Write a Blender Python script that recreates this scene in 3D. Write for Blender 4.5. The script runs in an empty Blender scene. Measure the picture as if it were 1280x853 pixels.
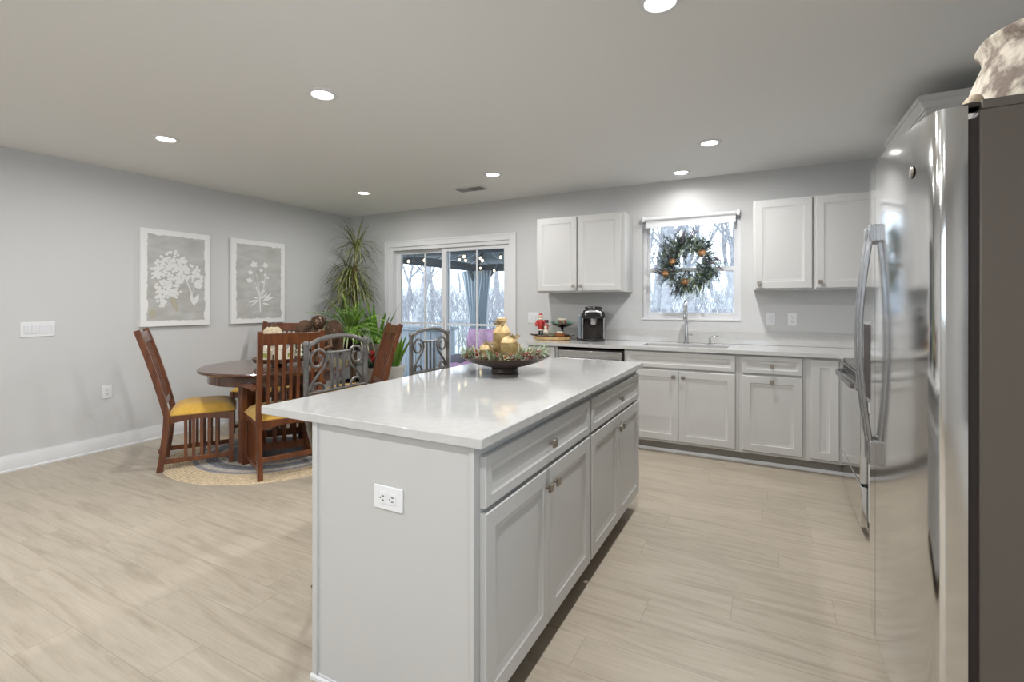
import bpy, bmesh, math, random
from mathutils import Vector, Matrix, noise
random.seed(7)
C = bpy.context.scene.collection
PI = math.pi
sc = bpy.context.scene
# ------------------------------------------------------------------ camera, world, exposure
cd = bpy.data.cameras.new('camera'); cam = bpy.data.objects.new('camera', cd); C.objects.link(cam)
cam.location = (0, 0, 1.29); cam.rotation_euler = (PI/2, 0, 0.4843)
cd.sensor_width = 36; cd.lens = 608.2/1280*36; cd.shift_y = -47.2/1280; cd.clip_start = .05; cd.clip_end = 300
sc.camera = cam
w = bpy.data.worlds.new('overcast_sky'); sc.world = w; w.use_nodes = True
bgn = w.node_tree.nodes['Background']; bgn.inputs[0].default_value = (.86, .93, 1, 1); bgn.inputs[1].default_value = 4.4
sc.view_settings.view_transform = 'Standard'; sc.view_settings.look = 'None'; sc.view_settings.gamma = 1
sc.view_settings.use_curve_mapping = False; sc.view_settings.exposure = -0.27
DOWNLIGHT_W, KITCHEN_W = 17.5, 27.0   # dining circuit and kitchen circuit
sc.cycles.use_denoising = True
sc.cycles.max_bounces = 12; sc.cycles.diffuse_bounces = 6; sc.cycles.sample_clamp_indirect = 6
sc.cycles.caustics_reflective = False; sc.cycles.caustics_refractive = False
# room
H, D, L, R, FR = 2.485, 4.927, 5.15, 1.11, -3.6
def portal(name, loc, rot, sx, sy):
    l = bpy.data.lights.new(name, 'AREA'); l.shape = 'RECTANGLE'; l.size = sx; l.size_y = sy
    l.cycles.is_portal = True
    o = bpy.data.objects.new(name, l); C.objects.link(o); o.location = loc; o.rotation_euler = rot
portal('daylight_portal', (-3.5, D+.16, .98), (-PI/2, 0, 0), 1.8, 1.95)
portal('daylight_portal', (-.67, D+.14, 1.63), (-PI/2, 0, 0), .9, .98)
portal('daylight_portal', (-2.9, FR-.1, 1.65), (PI/2, 0, 0), 1.8, 1.1)
portal('daylight_portal', (-.6, FR-.1, 1.65), (PI/2, 0, 0), 1.6, 1.1)
portal('daylight_portal', (R+.12, -.35, 1.35), (PI/2, 0, PI/2), 2.1, 1.9)

# ------------------------------------------------------------------ helpers
def tag(o, label=None, cat=None, group=None, kind=None):
    if label: o['label'] = label
    if cat: o['category'] = cat
    if group: o['group'] = group
    if kind: o['kind'] = kind
    return o
def thing(name, label, cat, loc=(0,0,0), rz=0, group=None):
    o = bpy.data.objects.new(name, None); C.objects.link(o); o.empty_display_size = .1
    o.location = loc; o.rotation_euler = (0, 0, rz)
    return tag(o, label, cat, group)
class MB:
    def __init__(s): s.v = []; s.f = []; s.mi = []; s.m = 0; s.smooth = True
    def add(s, vs, fs):
        b = len(s.v); s.v += [tuple(v) for v in vs]
        for f in fs: s.f.append(tuple(b+i for i in f)); s.mi.append(s.m)
        return s
    def box(s, x0, x1, y0, y1, z0, z1):
        return s.add([(x0,y0,z0),(x1,y0,z0),(x1,y1,z0),(x0,y1,z0),(x0,y0,z1),(x1,y0,z1),(x1,y1,z1),(x0,y1,z1)],
              [(0,3,2,1),(4,5,6,7),(0,1,5,4),(1,2,6,5),(2,3,7,6),(3,0,4,7)])
    def frame(s, x0, x1, z0, z1, y0, y1, wl, wr=None, wb=None, wt=None):   # four non-overlapping members
        wr = wl if wr is None else wr; wb = wl if wb is None else wb; wt = wl if wt is None else wt
        s.box(x0,x0+wl,y0,y1,z0,z1); s.box(x1-wr,x1,y0,y1,z0,z1); s.box(x0+wl,x1-wr,y0,y1,z0,z0+wb); return s.box(x0+wl,x1-wr,y0,y1,z1-wt,z1)
    def bar(s, a, b, wx, wy, up=(0,0,1)):
        a, b = Vector(a), Vector(b); d = (b-a).normalized(); u = Vector(up)
        if abs(d.dot(u)) > .99: u = Vector((1,0,0))
        sx = d.cross(u).normalized(); sy = sx.cross(d)
        vs = []
        for p in (a, b):
            for i, j in ((-1,-1),(1,-1),(1,1),(-1,1)): vs.append(p+sx*i*wx/2+sy*j*wy/2)
        return s.add(vs, [(0,1,2,3),(7,6,5,4),(0,4,5,1),(1,5,6,2),(2,6,7,3),(3,7,4,0)])
    def strip(s, pts, ws, dirn, th):       # swept rectangular bar: pts path, dirn width direction, ws widths, th thickness
        d = Vector(dirn).normalized(); vs = []; n = len(pts); pts = [Vector(p) for p in pts]
        for i, p in enumerate(pts):
            t = (pts[min(i+1,n-1)]-pts[max(i-1,0)]).normalized(); q = t.cross(d).normalized()
            wv = ws[i] if isinstance(ws, (list,tuple)) else ws
            for a, b in ((-1,-1),(1,-1),(1,1),(-1,1)): vs.append(p+d*a*wv/2+q*b*th/2)
        fs = [(0,1,2,3), tuple(4*(n-1)+k for k in (3,2,1,0))]
        for i in range(n-1):
            for k in range(4):
                a = 4*i+k; b = 4*i+(k+1)%4; fs.append((a, a+4, b+4, b))
        return s.add(vs, fs)
    def tube(s, pts, r, n=8, cap=True):
        pts = [Vector(p) for p in pts]; m = len(pts); vs = []; ref = None
        for i, p in enumerate(pts):
            t = (pts[min(i+1,m-1)]-pts[max(i-1,0)]).normalized()
            if ref is None: ref = Vector((0,0,1)) if abs(t.z) < .9 else Vector((1,0,0))
            a = (ref - t*ref.dot(t)).normalized(); ref = a; b = t.cross(a)
            rr = r[i] if isinstance(r, (list,tuple)) else r
            for k in range(n):
                q = 2*PI*k/n; vs.append(p+a*math.cos(q)*rr+b*math.sin(q)*rr)
        fs = []
        for i in range(m-1):
            for k in range(n): fs.append((i*n+k, i*n+(k+1)%n, (i+1)*n+(k+1)%n, (i+1)*n+k))
        if cap: fs += [tuple(range(n))[::-1], tuple((m-1)*n+k for k in range(n))]
        return s.add(vs, fs)
    def lathe(s, prof, c=(0,0,0), n=32, sy=1.0, jit=0, seed=0, cap=True):
        vs = []; fs = []; m = len(prof)
        for i, (r, z) in enumerate(prof):
            for k in range(n):
                q = 2*PI*k/n; rr = r
                if jit: rr = r*(1+jit*noise.noise(Vector((math.cos(q)*2+seed, math.sin(q)*2, z*12))))
                vs.append((c[0]+rr*math.cos(q), c[1]+rr*math.sin(q)*sy, c[2]+z))
        for i in range(m-1):
            for k in range(n): fs.append((i*n+k, i*n+(k+1)%n, (i+1)*n+(k+1)%n, (i+1)*n+k))
        if cap and prof[0][0] > 1e-4: fs.append(tuple(range(n))[::-1])
        if cap and prof[-1][0] > 1e-4: fs.append(tuple((m-1)*n+k for k in range(n)))
        return s.add(vs, fs)
    def ball(s, c, r, n=12, sx=1, sy=1, sz=1):
        m = max(4, n//2); prof = [(max(r*math.sin(PI*i/m), 1e-5), -r*math.cos(PI*i/m)*sz) for i in range(m+1)]
        b = len(s.v); s.lathe(prof, c, n)
        for i in range(b, len(s.v)):
            x, y, z = s.v[i]; s.v[i] = (c[0]+(x-c[0])*sx, c[1]+(y-c[1])*sy, z)
        return s
    def cyl(s, c, r, h, n=24): return s.lathe([(r,0),(r,h)], c, n)
    def panel(s, x0, x1, z0, z1, y, th=.02, fw=.055, dep=.009):   # framed door/drawer front facing -Y, front at y-th
        rings = [(0, 0), (0, th-.003), (.003, th), (fw, th), (fw+.005, th-.004), (fw+.010, th-.0045), (fw+.022, th-dep), (fw+.024, th-dep)]
        vs = []; fs = []
        for ins, dd in rings:
            for a, b in ((x0+ins,z0+ins),(x1-ins,z0+ins),(x1-ins,z1-ins),(x0+ins,z1-ins)): vs.append((a, y-dd, b))
        for i in range(len(rings)-1):
            for k in range(4): fs.append((4*i+k, 4*i+(k+1)%4, 4*i+4+(k+1)%4, 4*i+4+k))
        m = 4*(len(rings)-1); fs.append((m, m+1, m+2, m+3)); fs.append((3,2,1,0))
        return s.add(vs, fs)
    def extrude(s, outline, axis, a, b):   # closed 2D outline extruded along axis
        def P(u, v, w): return {'x':(w,u,v),'y':(u,w,v),'z':(u,v,w)}[axis]
        n = len(outline); vs = [P(u,v,a) for u,v in outline]+[P(u,v,b) for u,v in outline]
        fs = [tuple(range(n)), tuple(range(2*n-1, n-1, -1))]
        for k in range(n): fs.append((k, n+k, n+(k+1)%n, (k+1)%n))
        return s.add(vs, fs)
    def leaf(s, base, d, ln, wd, droop=1.0, n=6, up=(0,0,1), fold=.15):
        base = Vector(base); d = Vector(d).normalized(); pts = [base.copy()]; p = base.copy(); t = d.copy()
        for i in range(n):
            p = p + t*(ln/n); t = (t + Vector((0,0,-1))*droop/n).normalized(); pts.append(p.copy())
        side = d.cross(Vector(up))
        if side.length < .05: side = Vector((1,0,0))
        side.normalize(); vs = []; fs = []
        for i, q in enumerate(pts):
            u = i/n; wv = wd*math.sin(PI*min(1, .12+.88*u))**.7*.5 if i < n else wd*.02
            t2 = (pts[min(i+1,n)]-pts[max(i-1,0)]).normalized(); nn = side.cross(t2)
            vs += [q-side*wv+nn*wv*fold*2, q, q+side*wv+nn*wv*fold*2]
        for i in range(n):
            a = 3*i; fs += [(a,a+1,a+4,a+3),(a+1,a+2,a+5,a+4)]
        return s.add(vs, fs)
    def xf(s, M, start=0):
        s.v[start:] = [tuple(M @ Vector(v)) for v in s.v[start:]]; return s
    def build(s, name, mat, parent=None, world=False, bevel=0, angle=35, subd=0, seg=2):
        vs = s.v
        if world and parent is not None:
            Lc = WL(parent); vs = [(v[0]-Lc[0], v[1]-Lc[1], v[2]-Lc[2]) for v in vs]
        me = bpy.data.meshes.new(name); me.from_pydata(vs, [], s.f)
        mats = mat if isinstance(mat, (list,tuple)) else [mat]
        for m in mats: me.materials.append(m)
        if len(mats) > 1: me.polygons.foreach_set('material_index', s.mi)
        bm = bmesh.new(); bm.from_mesh(me); bmesh.ops.recalc_face_normals(bm, faces=bm.faces); bm.to_mesh(me); bm.free()
        me.polygons.foreach_set('use_smooth', [True]*len(me.polygons)); me.set_sharp_from_angle(angle=math.radians(angle))
        o = bpy.data.objects.new(name, me); C.objects.link(o)
        if parent is not None: o.parent = parent
        if bevel:
            b = o.modifiers.new('bevel', 'BEVEL'); b.width = bevel; b.segments = seg; b.limit_method = 'ANGLE'; b.angle_limit = math.radians(40)
        if subd:
            b = o.modifiers.new('subd', 'SUBSURF'); b.levels = subd; b.render_levels = subd
        return o
def WL(o):
    v = Vector((0,0,0))
    while o is not None: v = v + o.location; o = o.parent
    return v
KIDS = {}
def copy_tree(o, parent=None):
    c = o.copy(); C.objects.link(c)
    if parent is not None: c.parent = parent
    for ch in [x for x in list(C.objects) if x.parent == o]: copy_tree(ch, c)
    return c
def B(x0, x1, y0, y1, z0, z1): return MB().box(x0, x1, y0, y1, z0, z1)
def struct(o, name=None): o['kind'] = 'structure'; return o

# ------------------------------------------------------------------ materials
def mat(name, col, rough=.5, metal=0, noise_amt=0, noise_scale=8, stretch=(1,1,1), col2=None, bump=0, bscale=60, coat=0, emit=None, spec=.5, sheen=0, contrast=(.35,.65)):
    m = bpy.data.materials.new(name); m.use_nodes = True; nt = m.node_tree; p = nt.nodes['Principled BSDF']
    p.inputs['Base Color'].default_value = (*col, 1); p.inputs['Roughness'].default_value = rough; p.inputs['Metallic'].default_value = metal
    p.inputs['Coat Weight'].default_value = coat; p.inputs['Coat Roughness'].default_value = .06; p.inputs['Specular IOR Level'].default_value = spec
    p.inputs['Sheen Weight'].default_value = sheen
    tc = nt.nodes.new('ShaderNodeTexCoord'); mp = nt.nodes.new('ShaderNodeMapping'); mp.inputs['Scale'].default_value = stretch
    nt.links.new(tc.outputs['Object'], mp.inputs[0])
    if col2:
        n = nt.nodes.new('ShaderNodeTexNoise'); n.inputs['Scale'].default_value = noise_scale; n.inputs['Detail'].default_value = 6
        nt.links.new(mp.outputs[0], n.inputs[0]); r = nt.nodes.new('ShaderNodeValToRGB')
        r.color_ramp.elements[0].position = contrast[0]; r.color_ramp.elements[1].position = contrast[1]
        r.color_ramp.elements[0].color = (*col, 1); r.color_ramp.elements[1].color = (*col2, 1)
        nt.links.new(n.outputs['Fac'], r.inputs[0]); nt.links.new(r.outputs[0], p.inputs['Base Color'])
    if bump:
        n2 = nt.nodes.new('ShaderNodeTexNoise'); n2.inputs['Scale'].default_value = bscale; n2.inputs['Detail'].default_value = 3
        nt.links.new(mp.outputs[0], n2.inputs[0]); b = nt.nodes.new('ShaderNodeBump'); b.inputs['Strength'].default_value = bump; b.inputs['Distance'].default_value = .01
        nt.links.new(n2.outputs['Fac'], b.inputs['Height']); nt.links.new(b.outputs[0], p.inputs['Normal'])
    if emit:
        p.inputs['Emission Color'].default_value = (*emit[0], 1); p.inputs['Emission Strength'].default_value = emit[1]
    return m
def floor_mat():
    m = bpy.data.materials.new('vinyl_planks'); m.use_nodes = True; nt = m.node_tree; p = nt.nodes['Principled BSDF']; N = nt.nodes; K = nt.links
    tc = N.new('ShaderNodeTexCoord')
    br = N.new('ShaderNodeTexBrick'); br.offset = .37; br.inputs['Scale'].default_value = 1; br.inputs['Brick Width'].default_value = 1.22; br.inputs['Row Height'].default_value = .18
    br.inputs['Mortar Size'].default_value = .0011; br.inputs['Mortar Smooth'].default_value = .3; br.inputs['Bias'].default_value = 0
    br.inputs['Color1'].default_value = (0,0,0,1); br.inputs['Color2'].default_value = (1,1,1,1); br.inputs['Mortar'].default_value = (.5,.5,.5,1)
    br.offset = 0
    sp = N.new('ShaderNodeSeparateXYZ'); K.new(tc.outputs['Object'], sp.inputs[0])
    dv = N.new('ShaderNodeMath'); dv.operation = 'DIVIDE'; dv.inputs[1].default_value = .18; K.new(sp.outputs['Y'], dv.inputs[0])
    fl = N.new('ShaderNodeMath'); fl.operation = 'FLOOR'; K.new(dv.outputs[0], fl.inputs[0])
    wn = N.new('ShaderNodeTexWhiteNoise'); wn.noise_dimensions = '1D'; K.new(fl.outputs[0], wn.inputs['W'])
    sx = N.new('ShaderNodeMath'); sx.operation = 'MULTIPLY_ADD'; sx.inputs[1].default_value = 1.22; K.new(wn.outputs['Value'], sx.inputs[0]); K.new(sp.outputs['X'], sx.inputs[2])
    cb = N.new('ShaderNodeCombineXYZ'); K.new(sx.outputs[0], cb.inputs['X']); K.new(sp.outputs['Y'], cb.inputs['Y']); K.new(cb.outputs[0], br.inputs[0])
    # per plank offset of the grain
    mul = N.new('ShaderNodeVectorMath'); mul.operation = 'MULTIPLY'; mul.inputs[1].default_value = (3.1, 7.7, 0); K.new(br.outputs['Color'], mul.inputs[0])
    add = N.new('ShaderNodeVectorMath'); K.new(tc.outputs['Object'], add.inputs[0]); K.new(mul.outputs[0], add.inputs[1])
    mp = N.new('ShaderNodeMapping'); mp.inputs['Scale'].default_value = (.9, 8, 1); K.new(add.outputs[0], mp.inputs[0])
    n1 = N.new('ShaderNodeTexNoise'); n1.inputs['Scale'].default_value = 1.6; n1.inputs['Detail'].default_value = 7; n1.inputs['Roughness'].default_value = .6; n1.inputs['Distortion'].default_value = 1.6
    K.new(mp.outputs[0], n1.inputs[0])
    r = N.new('ShaderNodeValToRGB'); e = r.color_ramp.elements
    e[0].position = .28; e[0].color = (.335,.285,.22,1); e[1].position = .74; e[1].color = (.475,.42,.345,1)
    x = e.new(.5); x.color = (.42,.368,.295,1); K.new(n1.outputs['Fac'], r.inputs[0])
    mp2 = N.new('ShaderNodeMapping'); mp2.inputs['Scale'].default_value = (3.5, 75, 1); K.new(add.outputs[0], mp2.inputs[0])
    n2 = N.new('ShaderNodeTexNoise'); n2.inputs['Scale'].default_value = 2; n2.inputs['Detail'].default_value = 4; K.new(mp2.outputs[0], n2.inputs[0])
    mr = N.new('ShaderNodeMapRange'); mr.inputs[3].default_value = .84; mr.inputs[4].default_value = 1.14; K.new(n2.outputs['Fac'], mr.inputs[0])
    mr2 = N.new('ShaderNodeMapRange'); mr2.inputs[3].default_value = .965; mr2.inputs[4].default_value = 1.03; K.new(br.outputs['Color'], mr2.inputs[0])
    mm = N.new('ShaderNodeMath'); mm.operation = 'MULTIPLY'; K.new(mr.outputs[0], mm.inputs[0]); K.new(mr2.outputs[0], mm.inputs[1])
    mr3 = N.new('ShaderNodeMapRange'); mr3.inputs[3].default_value = 1; mr3.inputs[4].default_value = .66; K.new(br.outputs['Fac'], mr3.inputs[0])
    m3 = N.new('ShaderNodeMath'); m3.operation = 'MULTIPLY'; K.new(mm.outputs[0], m3.inputs[0]); K.new(mr3.outputs[0], m3.inputs[1])
    vm = N.new('ShaderNodeVectorMath'); vm.operation = 'SCALE'; K.new(r.outputs[0], vm.inputs[0]); K.new(m3.outputs[0], vm.inputs['Scale'])
    K.new(vm.outputs[0], p.inputs['Base Color']); p.inputs['Roughness'].default_value = .36; p.inputs['Specular IOR Level'].default_value = .4
    return m
def glass_mat(name='window_glass', tint=(.95,.98,1)):
    m = bpy.data.materials.new(name); m.use_nodes = True; nt = m.node_tree; nt.nodes.clear(); N = nt.nodes; K = nt.links
    o = N.new('ShaderNodeOutputMaterial'); mx = N.new('ShaderNodeMixShader'); t = N.new('ShaderNodeBsdfTransparent'); g = N.new('ShaderNodeBsdfGlossy'); f = N.new('ShaderNodeFresnel')
    f.inputs[0].default_value = 1.45; g.inputs['Roughness'].default_value = .02; t.inputs[0].default_value = (*tint, 1)
    K.new(f.outputs[0], mx.inputs[0]); K.new(t.outputs[0], mx.inputs[1]); K.new(g.outputs[0], mx.inputs[2]); K.new(mx.outputs[0], o.inputs[0])
    return m
def steel_mat(name, col, rough, vertical=True, aniso=.5, wavy=0):
    m = mat(name, col, rough, 1); nt = m.node_tree; p = nt.nodes['Principled BSDF']; N = nt.nodes; K = nt.links
    tc = N.new('ShaderNodeTexCoord'); mp = N.new('ShaderNodeMapping'); mp.inputs['Scale'].default_value = (300,300,1.5) if vertical else (2,2,400)
    K.new(tc.outputs['Object'], mp.inputs[0]); n = N.new('ShaderNodeTexNoise'); n.inputs['Scale'].default_value = 1; K.new(mp.outputs[0], n.inputs[0])
    mr = N.new('ShaderNodeMapRange'); mr.inputs[3].default_value = rough*.75; mr.inputs[4].default_value = rough*1.3; K.new(n.outputs['Fac'], mr.inputs[0]); K.new(mr.outputs[0], p.inputs['Roughness'])
    if vertical and aniso:
        tg = N.new('ShaderNodeTangent'); tg.direction_type = 'RADIAL'; tg.axis = 'Z'; K.new(tg.outputs[0], p.inputs['Tangent']); p.inputs['Anisotropic'].default_value = aniso
    if wavy:
        n2 = N.new('ShaderNodeTexNoise'); n2.inputs['Scale'].default_value = 5; n2.inputs['Detail'].default_value = 1; K.new(tc.outputs['Object'], n2.inputs[0])
        b = N.new('ShaderNodeBump'); b.inputs['Strength'].default_value = wavy; b.inputs['Distance'].default_value = .01; K.new(n2.outputs['Fac'], b.inputs['Height']); K.new(b.outputs[0], p.inputs['Normal'])
    return m
def rug_mat():
    m = mat('braided_jute', (.5,.42,.3), .95); nt = m.node_tree; p = nt.nodes['Principled BSDF']; N = nt.nodes; K = nt.links
    tc = N.new('ShaderNodeTexCoord'); ln = N.new('ShaderNodeVectorMath'); ln.operation = 'LENGTH'; K.new(tc.outputs['Object'], ln.inputs[0])
    r = N.new('ShaderNodeValToRGB'); r.color_ramp.interpolation = 'CONSTANT'; e = r.color_ramp.elements
    e[0].position = 0; e[0].color = (.23,.24,.26,1); e[1].position = .40; e[1].color = (.50,.47,.42,1)
    for pos, c in ((.46,(.22,.23,.26,1)),(.55,(.46,.43,.38,1)),(.60,(.25,.25,.27,1)),(.64,(.56,.45,.30,1)),(.855,(.15,.12,.09,1))):
        x = e.new(pos); x.color = c
    K.new(ln.outputs['Value'], r.inputs[0])
    mu = N.new('ShaderNodeMath'); mu.operation = 'MULTIPLY'; mu.inputs[1].default_value = 300; K.new(ln.outputs['Value'], mu.inputs[0])
    si = N.new('ShaderNodeMath'); si.operation = 'SINE'; K.new(mu.outputs[0], si.inputs[0])
    n = N.new('ShaderNodeTexNoise'); n.inputs['Scale'].default_value = 60; K.new(tc.outputs['Object'], n.inputs[0])
    ad = N.new('ShaderNodeMath'); ad.operation = 'MULTIPLY_ADD'; K.new(si.outputs[0], ad.inputs[0]); ad.inputs[1].default_value = .12; K.new(n.outputs['Fac'], ad.inputs[2])
    mr = N.new('ShaderNodeMapRange'); mr.inputs[1].default_value = .2; mr.inputs[2].default_value = .8; mr.inputs[3].default_value = .6; mr.inputs[4].default_value = 1.35; K.new(ad.outputs[0], mr.inputs[0])
    vm = N.new('ShaderNodeVectorMath'); vm.operation = 'SCALE'; K.new(r.outputs[0], vm.inputs[0]); K.new(mr.outputs[0], vm.inputs['Scale']); K.new(vm.outputs[0], p.inputs['Base Color'])
    b = N.new('ShaderNodeBump'); b.inputs['Strength'].default_value = .5; K.new(si.outputs[0], b.inputs['Height']); K.new(b.outputs[0], p.inputs['Normal'])
    return m
WALL = mat('wall_paint', (.60,.605,.61), .75, spec=.25, bump=.02, bscale=200)
CEIL = mat('ceiling_paint', (.80,.81,.81), .9, spec=.1, bump=.06, bscale=160)
TRIM = mat('white_trim_paint', (.72,.73,.75), .4)
CAB = mat('pale_grey_cabinet_paint', (.54,.54,.535), .38, spec=.4)
CABIN = mat('cabinet_interior', (.35,.34,.31), .6)
QUARTZ = mat('white_quartz', (.53,.53,.525), .07, col2=(.56,.56,.555), noise_scale=30, coat=.3)
FLOOR = floor_mat(); GLASS = glass_mat(); RUG = rug_mat()
STEEL = steel_mat('brushed_stainless', (.74,.74,.74), .11, wavy=.10, aniso=.7)
STEELH = steel_mat('satin_stainless_trim', (.50,.50,.50), .25, vertical=False)
HSTEEL = steel_mat('handle_steel', (.40,.40,.41), .28)
NICK = mat('satin_nickel', (.34,.30,.26), .33, 1)
CHROME = mat('chrome', (.75,.76,.78), .08, 1)
BLACKG = mat('black_gloss', (.012,.012,.014), .08, coat=.5)
BLACK = mat('black_plastic', (.02,.02,.022), .4)
GASKET = mat('dark_gasket', (.03,.022,.02), .6)
FSIDE = mat('taupe_textured_metal', (.125,.108,.092), .45, bump=.12, bscale=350)
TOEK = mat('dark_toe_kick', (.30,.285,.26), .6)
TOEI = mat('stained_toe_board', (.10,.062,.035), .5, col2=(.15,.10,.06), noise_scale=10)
PLATE = mat('white_plate_plastic', (.78,.79,.81), .35)
SLOT = mat('slot_dark', (.05,.05,.05), .6)
WOOD = mat('cherry_wood', (.165,.050,.013), .33, col2=(.09,.024,.007), noise_scale=4, stretch=(9,9,1.2), coat=.35)
TWOOD = mat('dark_walnut_top', (.065,.027,.015), .22, col2=(.11,.047,.026), noise_scale=3, stretch=(2,14,2), coat=.5)
MUST = mat('mustard_fabric', (.62,.36,.05), .9, bump=.3, bscale=400, sheen=.3, col2=(.70,.42,.07), noise_scale=40)
IRON = mat('pewter_iron', (.12,.115,.11), .38, .7, col2=(.20,.19,.185), noise_scale=20)
BRONZE = mat('aged_bronze', (.15,.085,.05), .38, .6, col2=(.06,.035,.022), noise_scale=14)
DKBOWL = mat('dark_espresso_glaze', (.055,.032,.022), .3, col2=(.035,.022,.018), noise_scale=12)
GOLD = mat('antique_gold_tin', (.28,.17,.06), .5, .25, col2=(.62,.47,.24), noise_scale=22, contrast=(.3,.7))
GOLDL = mat('pale_gold_lid', (.72,.55,.30), .5, .2, col2=(.55,.38,.16), noise_scale=20)
RIBBON = mat('burlap_ribbon', (.42,.32,.17), .8, col2=(.25,.17,.08), noise_scale=40)
LEAF = mat('leaf_green', (.05,.16,.015), .5, col2=(.17,.33,.03), noise_scale=6)
LEAFB = mat('bright_fern_green', (.06,.18,.015), .5, col2=(.27,.44,.06), noise_scale=7)
LEAFD = mat('olive_dracaena_green', (.10,.13,.03), .5, col2=(.20,.20,.06), noise_scale=5)
LEAFV = mat('cream_striped_leaf', (.30,.45,.14), .5, col2=(.66,.70,.45), noise_scale=9)
FROST = mat('frosted_green', (.16,.22,.17), .8, col2=(.55,.62,.62), noise_scale=30)
EVERG = mat('evergreen_needles', (.03,.05,.05), .8, col2=(.09,.13,.12), noise_scale=20)
SAGE = mat('sage_leaf', (.22,.29,.15), .8, col2=(.50,.56,.42), noise_scale=25)
CONE = mat('pinecone_brown', (.22,.10,.04), .8, col2=(.48,.28,.13), noise_scale=30)
RED = mat('deep_red', (.42,.025,.02), .5); BURG = mat('burgundy_berries', (.22,.05,.05), .4, col2=(.40,.14,.12), noise_scale=40)
STEM = mat('woody_stem', (.22,.15,.08), .8)
POTD = mat('black_glazed_pot', (.02,.015,.02), .25); POTW = mat('white_ceramic_pot', (.62,.62,.60), .4); POTG = mat('grey_clay_pot', (.30,.27,.23), .7)
CREAM = mat('cream_fleece', (.70,.60,.42), .9, col2=(.42,.34,.22), noise_scale=45, bump=.8, bscale=80)
CREAMS = mat('cream_ceramic', (.72,.66,.55), .5)
CANVAS = mat('white_canvas', (.80,.80,.80), .8, bump=.1, bscale=300)
WASH = mat('grey_watercolour_wash', (.42,.42,.40), .85, col2=(.53,.53,.52), noise_scale=5, stretch=(1,1,2.5), bump=.1, bscale=200)
WPAINT = mat('white_paint_strokes', (.76,.76,.75), .8)
TAN = mat('tan_paint_patch', (.45,.42,.34), .85)
STONE = mat('weathered_whitewash_clay', (.26,.21,.18), .9, col2=(.72,.66,.56), noise_scale=16, bump=.9, bscale=45, contrast=(.40,.54))
GROUND = mat('frosted_winter_ground', (.42,.44,.46), .95, col2=(.72,.75,.78), noise_scale=1.2)
HILL = mat('wooded_hillside', (.26,.285,.33), .95, col2=(.62,.66,.72), noise_scale=2.6, stretch=(1,1,.35), contrast=(.42,.58))
BARK = mat('grey_bark', (.22,.22,.24), .95, col2=(.38,.385,.41), noise_scale=7)
GMETAL = mat('charcoal_gazebo_metal', (.06,.075,.085), .5); GROOF = mat('gazebo_roof_panel', (.2,.24,.26), .45)
CURT = mat('slate_blue_curtain', (.46,.52,.57), .9, bump=.2)
RAILM = mat('pale_blue_grey_rail_paint', (.33,.38,.43), .6)
DECK = mat('grey_deck_boards', (.13,.14,.15), .7, col2=(.18,.19,.2), noise_scale=4, stretch=(1,10,1))
PLUM = mat('orchid_purple_cushion', (.50,.27,.45), .9, col2=(.66,.42,.60), noise_scale=12, bump=.3)
WICK = mat('white_wicker', (.3,.32,.34), .7)
BULB = mat('warm_bulb', (1,.8,.5), .4, emit=((1,.76,.45), 6)); LENS = mat('downlight_lens', (1,1,1), .5, emit=((1,.97,.92), 22))

# ------------------------------------------------------------------ room shell
T = .14
struct(B(-L-.2, R+.2, FR-.2, D+.02, -.06, 0).build('floor', FLOOR))
struct(B(-L-.2, R+.2, FR-.2, D+.2, H, H+.08).build('ceiling', CEIL))
struct(B(-L-T, -L, FR-T, D+T, 0, H).build('wall_left', WALL))
W0, W1, V0, V1 = -1.4, .7, .4, 2.3
m = MB(); m.box(R,R+T,FR-T,W0,0,H); m.box(R,R+T,W0,W1,0,V0); m.box(R,R+T,W0,W1,V1,H); m.box(R,R+T,W1,D+T,0,H); struct(m.build('wall_right', WALL))
m = MB()
for k in range(4): yk = W0+(W1-W0-.05)*k/3; m.box(R+.02,R+.08,yk,yk+.05,V0,V1)
for k in range(3): yk = W0+(W1-W0-.05)*k/3; ye = W0+(W1-W0-.05)*(k+1)/3; m.box(R+.02,R+.08,yk+.05,ye,V0,V0+.05); m.box(R+.02,R+.08,yk+.05,ye,V1-.05,V1)
wo = struct(m.build('window_4', TRIM)); B(R+.045,R+.05,W0+.05,W1-.05,V0+.05,V1-.05).build('pane', GLASS, wo)  # unseen window, added so daylight reaches the island doors
DX0, DX1, DZ1 = -4.409, -2.613, 2.02           # sliding door opening
WX0, WX1, WZ0, WZ1 = -1.114, -.221, 1.138, 2.125
m = MB(); m.box(-L, DX0, D, D+T, 0, H); m.box(DX0, DX1, D, D+T, DZ1, H); m.box(DX1, WX0, D, D+T, 0, H); m.box(WX0, WX1, D, D+T, 0, WZ0); m.box(WX0, WX1, D, D+T, WZ1, H); m.box(WX1, R, D, D+T, 0, H)
struct(m.build('wall_back', WALL))
m = MB(); m.box(-L, -3.8, FR-T, FR, 0, H); m.box(-2.0, -1.4, FR-T, FR, 0, H); m.box(.2, R, FR-T, FR, 0, H)
for a, b in ((-3.8,-2.0),(-1.4,.2)): m.box(a, b, FR-T, FR, 0, 1.1); m.box(a, b, FR-T, FR, 2.15, H)
struct(m.build('wall_front', WALL))
for k, (a, b) in enumerate(((-3.8,-2.0),(-1.4,.2))):  # rear windows out of view, added and sized to let sky light in
    m = MB(); z0, z1 = 1.1, 2.15
    m.frame(a,b,z0,z1,FR-.09,FR-.03,.05); m.box((a+b)/2-.03,(a+b)/2+.03,FR-.085,FR-.035,z0+.05,z1-.05)
    wo = struct(m.build('window_%d' % (k+2), TRIM)); B(a+.05, b-.05, FR-.065, FR-.06, z0+.05, z1-.05).build('pane', GLASS, wo)
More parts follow.
